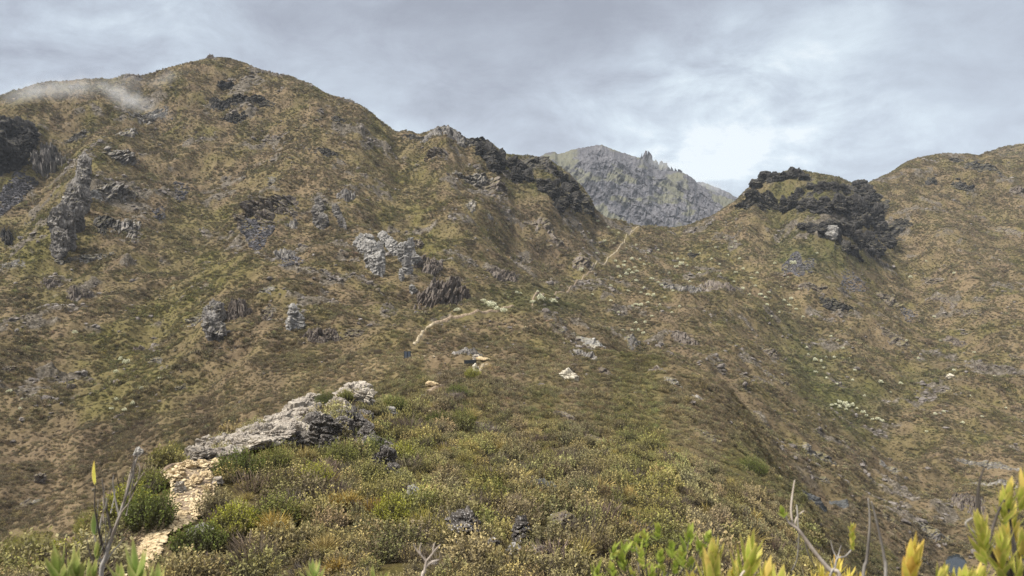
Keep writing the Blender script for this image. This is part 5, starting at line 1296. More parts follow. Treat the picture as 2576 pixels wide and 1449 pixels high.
# ------------------------------------------------------------------ loose stones on the slopes
M['stone'] = rock_mat('weathered_stone', (0.05, 0.042, 0.036), (0.11, 0.095, 0.085), (0.22, 0.20, 0.185), 1.0)
PROTO['S'] = []
for k in range(6):
    V, F = boulder_mesh((1, .7, .6), 900 + k, 2, 9, .05); PROTO['S'].append(proto_obj('loose_stone', V, F, np.ones(len(V)), M['stone']))
scatter('rubble', 'S', 60, 170, .03, .25, .9, 'loose grey and brown stones among the heath of the valley', seed=21, zoff=.1, keepf=lambda px, py, x, y: fbm(x / 14, y / 14, 3, 801) > -.12)
scatter('rubble', 'S', 170, 420, .03, .4, 1.8, 'loose grey and brown stones strewn over the slopes', seed=22, zoff=.15, keepf=lambda px, py, x, y: (fbm(x / 30, y / 30, 3, 811) > -.02) & ~((px > 1500) & (py < 800) & (np.random.default_rng(3).uniform(0, 1, len(px)) < .7)))
scatter('rubble', 'S', 420, 800, .012, .6, 2.2, 'loose dark stones strewn high on the slopes', seed=23, zoff=.15, keepf=lambda px, py, x, y: (fbm(x / 30, y / 30, 3, 811) > .0))
scatter('rubble', 'S', 120, 330, .15, .4, 2.2, 'angular blocks piled where the rock breaks through the middle slopes', seed=31, zoff=.1, keepf=lambda px, py, x, y: rockm[cell_of(x, y)] > .35)
scatter('rubble', 'S', 330, 800, .06, .8, 3.0, 'angular blocks piled where the rock breaks through the upper slopes', seed=32, zoff=.1, keepf=lambda px, py, x, y: rockm[cell_of(x, y)] > .35)
scatter('rubble', 'S', 12, 60, .14, .08, .34, 'small stones between the plants of the near ridge', seed=24, zoff=.0)

# ------------------------------------------------------------------ individual shrubs and tussocks on the near ridge
M['bush_dark'] = foliage_mat('dark_green_shrub_leaves', fixed=(0.072, 0.088, 0.020))
M['bush_yellow'] = foliage_mat('yellow_green_shrub_leaves', fixed=(0.17, 0.17, 0.028))
M['bush_olive'] = foliage_mat('olive_shrub_leaves', fixed=(0.11, 0.115, 0.030))
M['straw'] = foliage_mat('straw_grass', fixed=(0.21, 0.165, 0.07))
M['gold'] = foliage_mat('golden_grass', fixed=(0.22, 0.155, 0.045))
M['broom'] = foliage_mat('pale_broom_twigs', fixed=(0.24, 0.21, 0.06))
M['twig'] = foliage_mat('dry_mauve_twigs', fixed=(0.10, 0.08, 0.07))
def big_shrub(name, px, py, w_, h_, mat, text, cat='shrub', seed=1, kind='bush'):
    """px,py: where its foot stands in the frame; w_,h_: its visible size"""
    c = hit(px, py)[0]
    s = np.linalg.norm(c) / F_D; W = w_ * s; H_ = h_ * s
    r = np.random.default_rng(seed)
    if kind == 'bush':
        V, F, T = near_shrub(seed, W * .5, H_, int(60 + 150 * W * max(H_, .5)), 16, .062)
        # woody base
        st = batch_leaves(np.zeros((14, 3)), np.c_[r.normal(size=(14, 2)) * .5, np.ones(14)], np.full(14, H_ * .7), np.full(14, .03), r)
    elif kind == 'grass':
        V, F, T = grass(seed, W * .35, H_ * 1.15, 260); st = None
    elif kind == 'broom':
        V, F, T = clump(seed, W * .5, H_, 900, .11, up=1.6, flat=.7, tw=.45); T = np.clip(T + .2, 0, 1)
        st = batch_leaves(np.zeros((30, 3)), np.c_[r.normal(size=(30, 2)) * .5, np.ones(30)], np.full(30, H_ * .95), np.full(30, .014), r)
    else:
        V, F, T = twiggy(seed, W * .5, H_, 420); st = None
    o = make_mesh(name, V, F, M[mat], smooth=False, attrs={'tip': T}) if st is None else None
    if st is None:
        o.location = c; label(o, text, cat)
    else:
        o = bpy.data.objects.new(name, None); C.objects.link(o); o.location = c; label(o, text, cat)
        make_mesh('foliage', V, F, M[mat], parent=o, smooth=False, attrs={'tip': T})
        make_mesh('stems', st[0], st[1], M['twig'], parent=o, smooth=False, attrs={'tip': np.full(len(st[0]), .3)})
    return o
for k, a in enumerate([
 ('shrub', 600, 1205, 130, 66, 'bush_dark', 'dark green bush right of the stone step at the foot of the rock ridge'),
 ('shrub', 690, 1195, 90, 70, 'bush_olive', 'olive bush right of the dark green bush below the ridge'),
 ('shrub', 380, 1335, 120, 95, 'bush_dark', 'big dark green bush left of the path'),
 ('shrub', 325, 1300, 110, 70, 'bush_yellow', 'yellow green bush behind the bare shrub, left of the path'),
 ('shrub', 250, 1350, 110, 60, 'bush_yellow', 'bright yellow green bush on the ridge edge left of the bare shrub'),
 ('shrub', 385, 1235, 80, 46, 'bush_olive', 'bush at the bend where the side trail begins'),
 ('shrub', 440, 1160, 80, 40, 'bush_olive', 'low bush above the bare side trail'),
 ('shrub', 500, 1390, 140, 64, 'bush_dark', 'dark wide bush bulging over the right edge of the path'),
 ('shrub', 590, 1345, 120, 70, 'bush_yellow', 'green bush behind the dark wide bush right of the path'),
 ('shrub', 822, 1030, 56, 50, 'bush_dark', 'dark bush growing on top of the pale rock ridge'),
 ('shrub', 870, 1012, 40, 30, 'bush_olive', 'small bush between the slab and the grey dome'),
 ('shrub', 995, 1035, 60, 40, 'bush_dark', 'dark round bush right of the grey dome'),
 ('shrub', 1150, 1000, 60, 34, 'bush_dark', 'grey green bush beside the ridge path'),
 ('shrub', 1160, 1075, 80, 46, 'bush_olive', 'bush below the flat stones of the ridge path'),
 ('shrub', 1100, 1070, 80, 36, 'bush_dark', 'dark bush on the ridge in front of the path'),
 ('shrub', 860, 1180, 80, 70, 'bush_olive', 'green bush under the dark rock face'),
 ('shrub', 940, 1150, 60, 50, 'bush_dark', 'dark bush right of the lichen-mottled rock rib'),
 ('shrub', 985, 1320, 90, 70, 'bush_yellow', 'yellow green bush left of the broom'),
 ('shrub', 160, 1440, 120, 60, 'bush_yellow', 'yellow green bush on the ridge edge at the lower left'),
 ('shrub', 70, 1440, 140, 80, 'bush_yellow', 'yellow green bush in the lower left corner'),
 ('shrub', 700, 1330, 110, 80, 'bush_olive', 'olive bush behind the straw tussock in the foreground heath'),
 ('shrub', 790, 1235, 100, 60, 'bush_yellow', 'bright bush in the heath below the dark rock face'),
 ('shrub', 1010, 1165, 70, 50, 'bush_yellow', 'green bush right of the rock rib'),
 ('shrub', 1240, 1260, 80, 50, 'bush_olive', 'olive bush behind the broom bush'),
 ('shrub', 1190, 955, 46, 30, 'bush_yellow', 'yellow green bush under the low black board'),
 ('shrub', 1890, 1195, 90, 40, 'bush_dark', 'dense green bushes on the crest of the near flank'),
]):
    big_shrub(*a, seed=600 + k)
big_shrub('grass_tussock', 700, 1185, 90, 56, 'straw', 'straw coloured tussock in front of the rock ridge', 'grass tussock', 651, 'grass')
big_shrub('grass_tussock', 840, 1284, 60, 40, 'gold', 'left of two golden tussocks standing together', 'grass tussock', 652, 'grass')
big_shrub('grass_tussock', 876, 1286, 66, 46, 'gold', 'right of two golden tussocks standing together', 'grass tussock', 653, 'grass')
big_shrub('grass_tussock', 942, 1292, 50, 36, 'gold', 'small golden tussock right of the pair', 'grass tussock', 654, 'grass')
big_shrub('grass_tussock', 690, 1352, 76, 60, 'gold', 'golden tussock among olive bushes right of the path', 'grass tussock', 655, 'grass')
big_shrub('grass_tussock', 830, 1225, 56, 40, 'straw', 'straw tussock between bushes below the dark rock face', 'grass tussock', 656, 'grass')
big_shrub('grass_tussock', 850, 1448, 70, 40, 'gold', 'golden tussock at the very bottom beside the star-shaped leaves', 'grass tussock', 657, 'grass')
big_shrub('grass_tussock', 815, 1400, 60, 50, 'straw', 'straw tussock above the star-shaped leaves', 'grass tussock', 658, 'grass')
big_shrub('grass_tussock', 405, 1180, 40, 50, 'straw', 'straw tussock left of the bare side trail', 'grass tussock', 659, 'grass')
big_shrub('broom_bush', 1085, 1360, 130, 100, 'broom', 'pale yellow feathery bush in the middle of the foreground heath', 'bush', 660, 'broom')
big_shrub('dry_bush', 1142, 1014, 66, 34, 'twig', 'leafless mauve grey bush beside the ridge path', 'bush', 661, 'twig')
big_shrub('dry_bush', 1040, 1255, 60, 40, 'twig', 'dry grey bush behind the white-crusted rock', 'bush', 662, 'twig')
big_shrub('dry_bush', 1180, 1290, 70, 46, 'twig', 'dry grey bush right of the broom bush', 'bush', 663, 'twig')

# ------------------------------------------------------------------ pond
m, n, p = new_mat('still_water', 0.04, 0.5); p.inputs['Base Color'].default_value = (0.02, 0.025, 0.03, 1)
p.inputs['IOR'].default_value = 1.33
bump(n, p, noise_node(n, 5, 3, .5), .004)
th_ = np.linspace(0, 2 * math.pi, 48, endpoint=False)
pv = [(0, 0, 0)] + [(3.2 * math.cos(t) + bx * 7.0 * math.sin(t), 7.0 * math.sin(t), 0) for t in th_]
pf = np.array([(0, i + 1, (i + 1) % 48 + 1) for i in range(48)])
pond = make_mesh('pond', np.array(pv), pf, m); pond.location = PONDC + np.array([0, 0, .05]); pond['kind'] = 'structure'

# ------------------------------------------------------------------ the far mountain beyond the pass
def far_ridge(name, crest, base_row, Yc, Yb, n_s, seed, spiky=0.0):
    cx_ = np.array([q_[0] for q_ in crest], float); cy2 = np.array([q_[1] for q_ in crest], float)
    px = np.linspace(cx_[0], cx_[-1], int((cx_[-1] - cx_[0]) / 1.15)); row = np.interp(px, cx_, cy2)
    s = np.r_[np.linspace(0, 1, n_s), np.linspace(1.03, 1.5, 12)]
    a = (px - 1288) / F_D
    X = np.zeros((len(px), len(s))); Yg = X.copy(); Zg = X.copy()
    _, fy, fz = dray(px, row); zc_ = fz / fy * Yc
    _, fy, fz = dray(px, np.full(len(px), float(base_row))); zb = fz / fy * Yb
    for k, q_ in enumerate(s):
        if q_ <= 1:
            Yg[:, k] = Yb + (Yc - Yb) * q_; Zg[:, k] = zb + (zc_ - zb) * (q_ ** .92)
        else:
            Yg[:, k] = Yc + (Yc - Yb) * (q_ - 1) * 1.3; Zg[:, k] = zc_ - (zc_ - zb) * (q_ - 1) * 1.4
        X[:, k] = a * (Yb + (Yc - Yb) * min(q_, 1))
    face = np.clip(np.sin(np.pi * np.clip(s, 0, 1)) * 1.6, 0, 1)[None, :] + 0 * X
    u_, v_ = X / 60, Zg / 60
    big = (ridged(u_ * .75 + .5 * v_, v_ * .35, 3, seed) - .5) * 46 + (ridged(u_ * 2 - 1.2 * v_, v_ * 1.0 + 3, 3, seed + 5) - .5) * 18
    cell, ed, _ = cellrock(u_ * 3.2 + .8 * v_, v_ * 5, seed + 9, 1.3); cell2, ed2, _ = cellrock(u_ * 9, v_ * 13, seed + 19, 1.3); cell3, _, _ = cellrock(u_ * 22, v_ * 26, seed + 29, 1.3)
    clf = sstep(fbm(u_ * .8, v_ * 1.4, 4, seed + 21) + .22, -.05, .15)
    lft = face * (-big) - face * clf * ((cell - .5) * 8 + (cell2 - .5) * 3 + (cell3 - .5) * 2)
    Yg = Yg + lft
    Zg = Zg + face * 5 * fbm(u_ * 5, v_ * 5, 3, seed + 2) + (1 - face) * 2.2 * fbm(px[:, None] / 9 + 0 * X, 0 * X, 3, seed + 77)
    if spiky: Zg = Zg + spiky * (s[None, :] > .75) * (cellrock(px[:, None] / 9 + 0 * X, 0 * X + .5, seed, 2)[0] - .4)
    X = X * (Yg / (Yg - lft))
    gz = np.gradient(Zg, axis=1) / (abs(np.gradient(Yg, axis=1)) + 1e-3)
    rock_ = np.clip(clf * .95 + sstep(gz, .9, 2.0) * .5, 0, 1)
    o = make_mesh(name, np.stack([X, Yg, Zg], -1).reshape(-1, 3), grid_faces(*X.shape), M['farrock'], smooth=False, attrs={'rock': rock_.ravel()})
    o['kind'] = 'structure'; o['label'] = 'distant bare rocky mountain seen through the pass'
    return o
m, n, p = new_mat('distant_mountain_rock', .95, .1)
ar = n.nodes.new('ShaderNodeAttribute'); ar.attribute_name = 'rock'
f1 = noise_node(n, .035, 6, .65); f2 = noise_node(n, .2, 5, .7)
ff = math_node(n, 'ADD', math_node(n, 'MULTIPLY', f1, .45), math_node(n, 'MULTIPLY', f2, .55))
rk = ramp(n, ff, [(.38, (.045, .044, .052)), (.5, (.082, .080, .090)), (.62, (.14, .136, .146))])
gr = ramp(n, ff, [(.38, (.075, .075, .052)), (.62, (.125, .122, .085))])
fac = math_node(n, 'ADD', ar.outputs['Fac'], math_node(n, 'MULTIPLY', math_node(n, 'SUBTRACT', f2, .5), .8), clamp=True)
n.links.new(mixc(n, fac, gr, rk), p.inputs['Base Color'])
bump(n, p, f2, 3.0)
M['farrock'] = m
far_ridge('far_mountain', [(1200, 470), (1290, 430), (1340, 402), (1368, 388), (1380, 383), (1396, 382), (1402, 388), (1420, 383), (1440, 376), (1470, 370), (1500, 365), (1512, 364), (1530, 372), (1560, 383), (1590, 392), (1606, 397), (1618, 404), (1640, 424), (1668, 430), (1700, 430), (1725, 438), (1745, 452), (1752, 462), (1790, 482), (1812, 492), (1860, 510), (1950, 560), (2010, 600)],
          640, 1750, 1380, 230, 31)
far_ridge('far_mountain', [(1560, 440), (1598, 412), (1604, 408), (1610, 402), (1614, 386), (1618, 384), (1624, 392), (1634, 394), (1642, 402), (1654, 408), (1657, 402), (1662, 401), (1666, 410), (1680, 416), (1694, 424), (1706, 434), (1730, 452), (1760, 480)],
          560, 1850, 1780, 90, 41, 14)
far_ridge('far_mountain', [(1700, 480), (1745, 458), (1765, 458), (1790, 468), (1810, 475), (1830, 484), (1848, 496), (1880, 512), (1960, 560)], 620, 2300, 2080, 60, 51)

# ------------------------------------------------------------------ drifting mist and the air
def mist(px, py, Y, w_, h_, d, roll, dens_, scale, text):
    a, fy, fz = dray(px, py); t = Y / fy; s = t / F_D
    V, F = ICO[3]
    V = V * np.array([w_ * s / 2, d / 2, h_ * s / 2])
    m = bpy.data.materials.new('mist'); m.use_nodes = True; n = m.node_tree; n.nodes.clear()
    o_ = n.nodes.new('ShaderNodeOutputMaterial'); pv_ = n.nodes.new('ShaderNodeVolumePrincipled')
    pv_.inputs['Color'].default_value = (.97, .98, 1, 1); pv_.inputs['Anisotropy'].default_value = .2
    tc_ = n.nodes.new('ShaderNodeTexCoord')
    mp_ = n.nodes.new('ShaderNodeMapping'); mp_.inputs['Scale'].default_value = (2 / (w_ * s), 2 / d, 2 / (h_ * s)); n.links.new(tc_.outputs['Object'], mp_.inputs[0])
    ln = n.nodes.new('ShaderNodeVectorMath'); ln.operation = 'LENGTH'; n.links.new(mp_.outputs[0], ln.inputs[0])
    fall = math_node(n, 'SUBTRACT', 1.0, ln.outputs['Value'], clamp=True)
    nz_ = noise_node(n, scale, 5, .62, tc_.outputs['Object'], .6)
    q_ = math_node(n, 'MULTIPLY', math_node(n, 'SUBTRACT', math_node(n, 'ADD', nz_, math_node(n, 'MULTIPLY', fall, .35)), .56), 4.0, clamp=True)
    n.links.new(math_node(n, 'MULTIPLY', math_node(n, 'MULTIPLY', q_, fall), dens_), pv_.inputs['Density'])
    n.links.new(pv_.outputs[0], o_.inputs['Volume'])
    o = make_mesh('mist', V, F, m); o.location = (a * t, Y, fz * t); o.rotation_euler = (0, R(roll), 0)
    o['kind'] = 'stuff'; o['label'] = text; o['category'] = 'mist'
mist(330, 250, 425, 260, 80, 26, 24, .07, .07, 'wisp of white mist drifting down the left mountain')
mist(190, 218, 430, 460, 84, 26, -4, .05, .05, 'thin mist under the left skyline')
mist(80, 232, 420, 240, 60, 26, -14, .05, .05, 'thin mist over the left end of the skyline')
mist(420, 195, 455, 170, 50, 20, -22, .03, .07, 'faint mist below the left mountain\'s upper ridge')
mist(1665, 412, 1740, 130, 50, 70, 14, .02, .02, 'mist round the pinnacles of the far mountain')
mist(1790, 470, 1760, 150, 40, 90, 24, .015, .02, 'mist behind the far mountain\'s right shoulder')
hz = bpy.data.materials.new('air'); hz.use_nodes = True; n = hz.node_tree; n.nodes.clear()
o_ = n.nodes.new('ShaderNodeOutputMaterial'); pv_ = n.nodes.new('ShaderNodeVolumePrincipled')
pv_.inputs['Color'].default_value = (.80, .88, 1, 1); pv_.inputs['Density'].default_value = 0.00008
n.links.new(pv_.outputs[0], o_.inputs['Volume'])
v, f = box(-2900, 2900, -2800, 3000, -150, 420, 0.0)
haze = make_mesh('haze', np.array(v)[[0, 1, 2, 3, 12, 13, 14, 15]], np.array([(3, 2, 1, 0), (4, 5, 6, 7), (0, 1, 5, 4), (1, 2, 6, 5), (2, 3, 7, 6), (3, 0, 4, 7)]), hz, smooth=False)
haze['kind'] = 'stuff'; haze['label'] = 'thin mountain haze that pales the far slopes'; haze['category'] = 'haze'

# ------------------------------------------------------------------ plants standing right in front of the viewpoint
def blade_mat(name, c_mid, c_edge, c_tip, trans=.45):
    m, n, p = new_mat(name, .45, .4)
    a = n.nodes.new('ShaderNodeAttribute'); a.attribute_name = 'edge'; b = n.nodes.new('ShaderNodeAttribute'); b.attribute_name = 'along'
    v = n.nodes.new('ShaderNodeAttribute'); v.attribute_name = 'vary'
    e = math_node(n, 'POWER', math_node(n, 'ABSOLUTE', math_node(n, 'SUBTRACT', math_node(n, 'MULTIPLY', a.outputs['Fac'], 1.15), .15)), 2.0)
    c = mixc(n, e, c_mid, c_edge)
    t = math_node(n, 'POWER', b.outputs['Fac'], 4.0)
    c = mixc(n, math_node(n, 'MULTIPLY', t, .8), c, c_tip)
    c = mixc(n, math_node(n, 'MULTIPLY', v.outputs['Fac'], .9), c, c_tip)
    f = noise_node(n, 60, 3, .6)
    sc_ = n.nodes.new('ShaderNodeVectorMath'); sc_.operation = 'SCALE'; n.links.new(c, sc_.inputs[0]); n.links.new(math_node(n, 'ADD', math_node(n, 'MULTIPLY', f, .7), .65), sc_.inputs[3])
    n.links.new(sc_.outputs[0], p.inputs['Base Color'])
    o = [q for q in n.nodes if q.type == 'OUTPUT_MATERIAL'][0]
    tr_ = n.nodes.new('ShaderNodeBsdfTranslucent'); n.links.new(sc_.outputs[0], tr_.inputs[0])
    ms_ = n.nodes.new('ShaderNodeMixShader'); ms_.inputs[0].default_value = trans
    n.links.new(p.outputs[0], ms_.inputs[1]); n.links.new(tr_.outputs[0], ms_.inputs[2]); n.links.new(ms_.outputs[0], o.inputs[0])
    return m
M['cane_green'] = blade_mat('green_cane_leaf', (.22, .32, .08), (.46, .48, .20), (.50, .42, .16))
M['cane_yellow'] = blade_mat('yellow_edged_cane_leaf', (.36, .44, .07), (.74, .66, .22), (.70, .52, .16))
M['cane_gold'] = blade_mat('golden_cane_leaf', (.58, .56, .10), (.80, .62, .20), (.74, .46, .12))
M['fresh'] = blade_mat('fresh_green_leaf', (.24, .32, .05), (.36, .42, .09), (.50, .46, .12))
M['bark_grey'] = rock_mat('grey_bark', (.10, .09, .085), (.20, .185, .17), (.34, .32, .30), 14, 0, bdist=.004)
M['bark_dark'] = rock_mat('dark_bark', (.03, .027, .025), (.06, .052, .046), (.11, .095, .085), 14, 0, bdist=.004)
M['bark_pale'] = rock_mat('pale_bark', (.20, .17, .14), (.34, .29, .25), (.46, .41, .36), 14, 0, bdist=.004)
def at_px(px, py, Y):
    a, fy, fz = dray(px, py); t = Y / fy
    return np.array([float(a * t), float(Y), float(fz * t)])
def tube(points, radii, sides=7, seed=0):
    P_ = np.array(points, float)
    # smooth the run a little
    k = np.arange(len(P_)); ts = np.linspace(0, len(P_) - 1, (len(P_) - 1) * 6 + 1)
    if len(P_) > 2:
        Q = np.zeros((len(ts), 3))
        for i, t in enumerate(ts):
            j = min(int(t), len(P_) - 2); f = t - j
            p0, p1, p2, p3 = P_[max(j - 1, 0)], P_[j], P_[j + 1], P_[min(j + 2, len(P_) - 1)]
            Q[i] = .5 * ((2 * p1) + (-p0 + p2) * f + (2 * p0 - 5 * p1 + 4 * p2 - p3) * f * f + (-p0 + 3 * p1 - 3 * p2 + p3) * f ** 3)
    else:
        Q = P_[0] + (P_[1] - P_[0]) * ts[:, None]
    rd = np.interp(ts, k, radii) * (1 + .18 * vnoise(ts * 3.1 + seed, ts * 0 + seed, 4))
    T = np.gradient(Q, axis=0); T /= np.linalg.norm(T, axis=1)[:, None] + 1e-12
    ref = np.array([.3, 1, .1]); A = np.cross(T, ref); A /= np.linalg.norm(A, axis=1)[:, None]; B = np.cross(T, A)
    an = np.linspace(0, 2 * math.pi, sides, endpoint=False)
    V = Q[:, None] + rd[:, None, None] * (np.cos(an)[None, :, None] * A[:, None] + np.sin(an)[None, :, None] * B[:, None])
    n_ = len(Q); F = []
    for i in range(n_ - 1):
        for j in range(sides): F.append((i * sides + j, i * sides + (j + 1) % sides, (i + 1) * sides + (j + 1) % sides, (i + 1) * sides + j))
    V = V.reshape(-1, 3); tip = len(V); V = np.r_[V, [Q[-1] + T[-1] * rd[-1]]]
    F = [f for f in F] + [((n_ - 1) * sides + j, (n_ - 1) * sides + (j + 1) % sides, tip, tip) for j in range(sides)]
    return V, np.array(F)
def blade(base_, dirv, length, width, face, curl=.15, fold=.25, segs=8, vary=0.0):
    """one lance-shaped leaf, folded along its midrib, drooping towards the tip"""
    d = dirv / np.linalg.norm(dirv); s = np.cross(d, face); s /= np.linalg.norm(s) + 1e-9; nr = np.cross(s, d)
    V, E, AL, F = [], [], [], []
    for i in range(segs + 1):
        f = i / segs
        wd = width * (math.sin(math.pi * min((f * .97 + .03) ** .72, 1)) ** .85) * .56
        c = base_ + d * length * f + nr * (-curl * length * f * f)
        for q_, e in ((-1, 1), (-.5, .35), (0, 0), (.5, .35), (1, 1)):
            V.append(c + s * wd * q_ + nr * fold * wd * abs(q_)); E.append(e); AL.append(f)
    for i in range(segs):
        for j in range(4): F.append((i * 5 + j, i * 5 + j + 1, (i + 1) * 5 + j + 1, (i + 1) * 5 + j))
    return np.array(V), np.array(F), np.array(E, float), np.array(AL), np.full(len(V), vary)
class Plant:
    def __init__(s, name, text, cat, foot, seed):
        s.name, s.text, s.cat, s.seed = name, text, cat, seed
        s.foot = np.array([foot[0], foot[1], Hs(np.array([foot[0]]), np.array([foot[1]]))[0]]); s.r = np.random.default_rng(seed); s.st = {}; s.lf = {}
    def stem(s, pts_, radii, mat='bark_grey', sides=7):
        V, F = tube(pts_, radii, sides, s.seed + len(s.st)); s.st.setdefault(mat, []).append((V, F))
    def ground_stem(s, pts_, radii, mat='bark_grey'):
        """from the foot on the ground up through the given points"""
        g = s.foot - np.array([0, 0, .06]); p0 = np.array(pts_[0]); mid = g * .45 + p0 * .55; mid[2] = g[2] + (p0[2] - g[2]) * .6
        s.stem([g, mid] + list(pts_), [radii[0] * 1.5, radii[0] * 1.2] + list(radii), mat)
    def leaf(s, *a, mat='cane_green', **k): s.lf.setdefault(mat, []).append(blade(*a, **k))
    def tuft(s, c, axis, n_, length, width, spread, mat, down=.0, step=.12, dry=.15):
        """leaves sheathing the end of a shoot, the upper ones steeper"""
        ax = axis / np.linalg.norm(axis); a0 = s.r.uniform(0, 6.28)
        x = np.cross(ax, [0, 1, .2]); x /= np.linalg.norm(x); y = np.cross(ax, x)
        for k in range(n_):
            f = k / max(n_ - 1, 1); an = a0 + k * 2.4 + s.r.normal() * .2
            sp = spread * (1.25 - .85 * f) * s.r.uniform(.75, 1.2)
            d = ax + (x * math.cos(an) + y * math.sin(an)) * sp
            b = c + ax * length * (f - 1) * step * n_ * .35
            face = (x * math.cos(an) + y * math.sin(an)) + np.array([0, -.5, .3]) * s.r.uniform(0, 1)
            s.leaf(b, d, length * s.r.uniform(.75, 1.15) * (1 - .15 * f), width * s.r.uniform(.8, 1.15), -face, curl=-s.r.uniform(.02, .22), vary=(s.r.uniform(.6, 1) if s.r.uniform() < dry else s.r.uniform(0, .18)), mat=mat)
    def build(s):
        o = bpy.data.objects.new(s.name, None); C.objects.link(o); o.location = s.foot; label(o, s.text, s.cat)
        for mt, lst in s.st.items():
            Vs, Fs, off = [], [], 0
            for V, F in lst: Vs.append(V); Fs.append(F + off); off += len(V)
            make_mesh('stem', np.concatenate(Vs) - s.foot, np.concatenate(Fs), M[mt], parent=o)
        for mt, lst in s.lf.items():
            Vs, Fs, E, A, Y_, off = [], [], [], [], [], 0
            for V, F, e, a, y in lst: Vs.append(V); Fs.append(F + off); off += len(V); E.append(e); A.append(a); Y_.append(y)
            make_mesh('leaves', np.concatenate(Vs) - s.foot, np.concatenate(Fs), M[mt], parent=o, attrs={'edge': np.concatenate(E), 'along': np.concatenate(A), 'vary': np.concatenate(Y_)})
        return o
UPV = np.array([0, 0, 1.0])
def mpx(n_, Y): return n_ * Y / F_D
rg0 = np.random.default_rng(44)
# bare grey shrub on the left
Y = 2.6
pb = Plant('bare_shrub', 'bare grey-barked shrub with a few pale twigs in front of the path', 'shrub', (at_px(262, 1500, Y)[0], Y + .05), 1)
Pq = lambda x, y, dy=0: at_px(x, y, Y + dy)
pb.ground_stem([Pq(255, 1460), Pq(266, 1400), Pq(282, 1350), Pq(300, 1300), Pq(318, 1245), Pq(334, 1190), Pq(346, 1150), Pq(350, 1134)], [mpx(6, Y), mpx(5.2, Y), mpx(4.5, Y), mpx(4, Y), mpx(3.2, Y), mpx(2.6, Y), mpx(1.6, Y), mpx(.8, Y)])
def tw(pts_, r0, r1, mat='bark_grey', dy=0):
    q_ = [Pq(x, y, dy * i / len(pts_)) for i, (x, y) in enumerate(pts_)]; pb.stem(q_, list(np.linspace(mpx(r0 * .72, Y), mpx(r1 * .8, Y), len(q_))), mat)
tw([(300, 1300), (312, 1260), (330, 1235), (350, 1205), (362, 1188)], 4, 1, 'bark_pale')
tw([(318, 1245), (326, 1200), (340, 1160), (358, 1140)], 4, 1, 'bark_pale', .05)
tw([(330, 1235), (336, 1200), (338, 1160), (336, 1146)], 3, 1, 'bark_grey', -.05)
tw([(282, 1350), (272, 1300), (262, 1250), (258, 1215), (256, 1205)], 4.5, 1.2, 'bark_dark', .08)
tw([(300, 1300), (290, 1255), (284, 1215), (286, 1196)], 3.5, 1, 'bark_grey', .03)
tw([(266, 1400), (252, 1350), (244, 1310), (238, 1270), (240, 1216)], 5, 1.6, 'bark_dark', -.05)
tw([(262, 1430), (246, 1390), (240, 1360), (232, 1325)], 3.5, 1.2, 'bark_grey', .06)
tw([(275, 1370), (288, 1330), (305, 1290), (322, 1268), (336, 1240)], 4, 1.2, 'bark_pale', -.06)
tw([(262, 1420), (280, 1392), (300, 1370), (314, 1352)], 3.5, 1, 'bark_grey', .02)
tw([(256, 1450), (240, 1420), (226, 1390), (220, 1362)], 4, 1.4, 'bark_dark')
tw([(250, 1340), (256, 1300), (266, 1272), (268, 1252)], 3, 1, 'bark_grey', .04)
for k_ in range(16):
    x_ = rg0.uniform(240, 330); y_ = 1440 - (x_ - 240) * 1.6 - rg0.uniform(0, 120); l_ = rg0.uniform(40, 90); a_ = rg0.uniform(-.5, .6)
    tw([(x_, y_), (x_ + a_ * l_ * .45, y_ - l_ * .5), (x_ + a_ * l_ * .8, y_ - l_)], 2.0, .8, ['bark_grey', 'bark_pale', 'bark_dark'][k_ % 3], rg0.uniform(-.1, .1))
tw([(346, 1165), (352, 1180), (346, 1205)], 2, 1, 'bark_pale')
pb.leaf(Pq(241, 1222), Pq(234, 1160) - Pq(241, 1222), mpx(66, Y), mpx(20, Y), np.array([-.8, -1, 0]), curl=.05, mat='cane_gold')
pb.leaf(Pq(239, 1345), Pq(236, 1288) - Pq(239, 1345), mpx(60, Y), mpx(16, Y), np.array([.5, -1, 0]), curl=.05, mat='cane_green')
pb.tuft(Pq(244, 1400), UPV + np.array([.1, 0, 0]), 4, mpx(52, Y), mpx(15, Y), .4, 'cane_green')
pb.build()
def cane(name, text, x, ytop, Y, seed, shoots, mat, foot_dx=0, stem_mat='bark_pale', cat='bamboo'):
    """a cane plant; shoots: (x, y of the tuft's base, leaves, leaf length px, width px, spread, lean)"""
    shoots = [(a_, b_ - 8, int(n__ * 1.8), l_ * 1.2, w__ * .88, s_ * 1.35, q__) for (a_, b_, n__, l_, w__, s_, q__) in shoots]
    p = Plant(name, text, cat, (at_px(x + foot_dx, 1500, Y)[0], Y + .05), seed)
    for k, (sx, sy, nl, ll, lw, sp, lean) in enumerate(shoots):
        top = at_px(sx, sy, Y + .05 * ((k * 7) % 5 - 2))
        low = at_px(sx * .6 + (x + foot_dx) * .4 - lean * 30, max(sy + 90, 1500), Y)
        p.ground_stem([low, top], [mpx(4, Y), mpx(2.6, Y)], stem_mat)
        p.tuft(top, UPV + np.array([lean, -.15, 0]), nl, mpx(ll, Y), mpx(lw, Y), sp, mat)
    return p
cane('bamboo_plant', 'green cane leaves with one orange leaf at the bottom left', 170, 1400, 1.9, 2, [(150, 1462, 6, 88, 26, .38, -.1), (190, 1468, 7, 92, 24, .3, .1), (226, 1470, 5, 66, 20, .4, .2)], 'cane_green').build()
cane('bamboo_plant', 'green cane leaves rising in front of the lower path', 330, 1420, 1.8, 3, [(345, 1470, 9, 96, 22, .7, .0), (395, 1476, 7, 70, 18, .6, .1), (305, 1480, 5, 60, 18, .5, -.1)], 'cane_green').build()
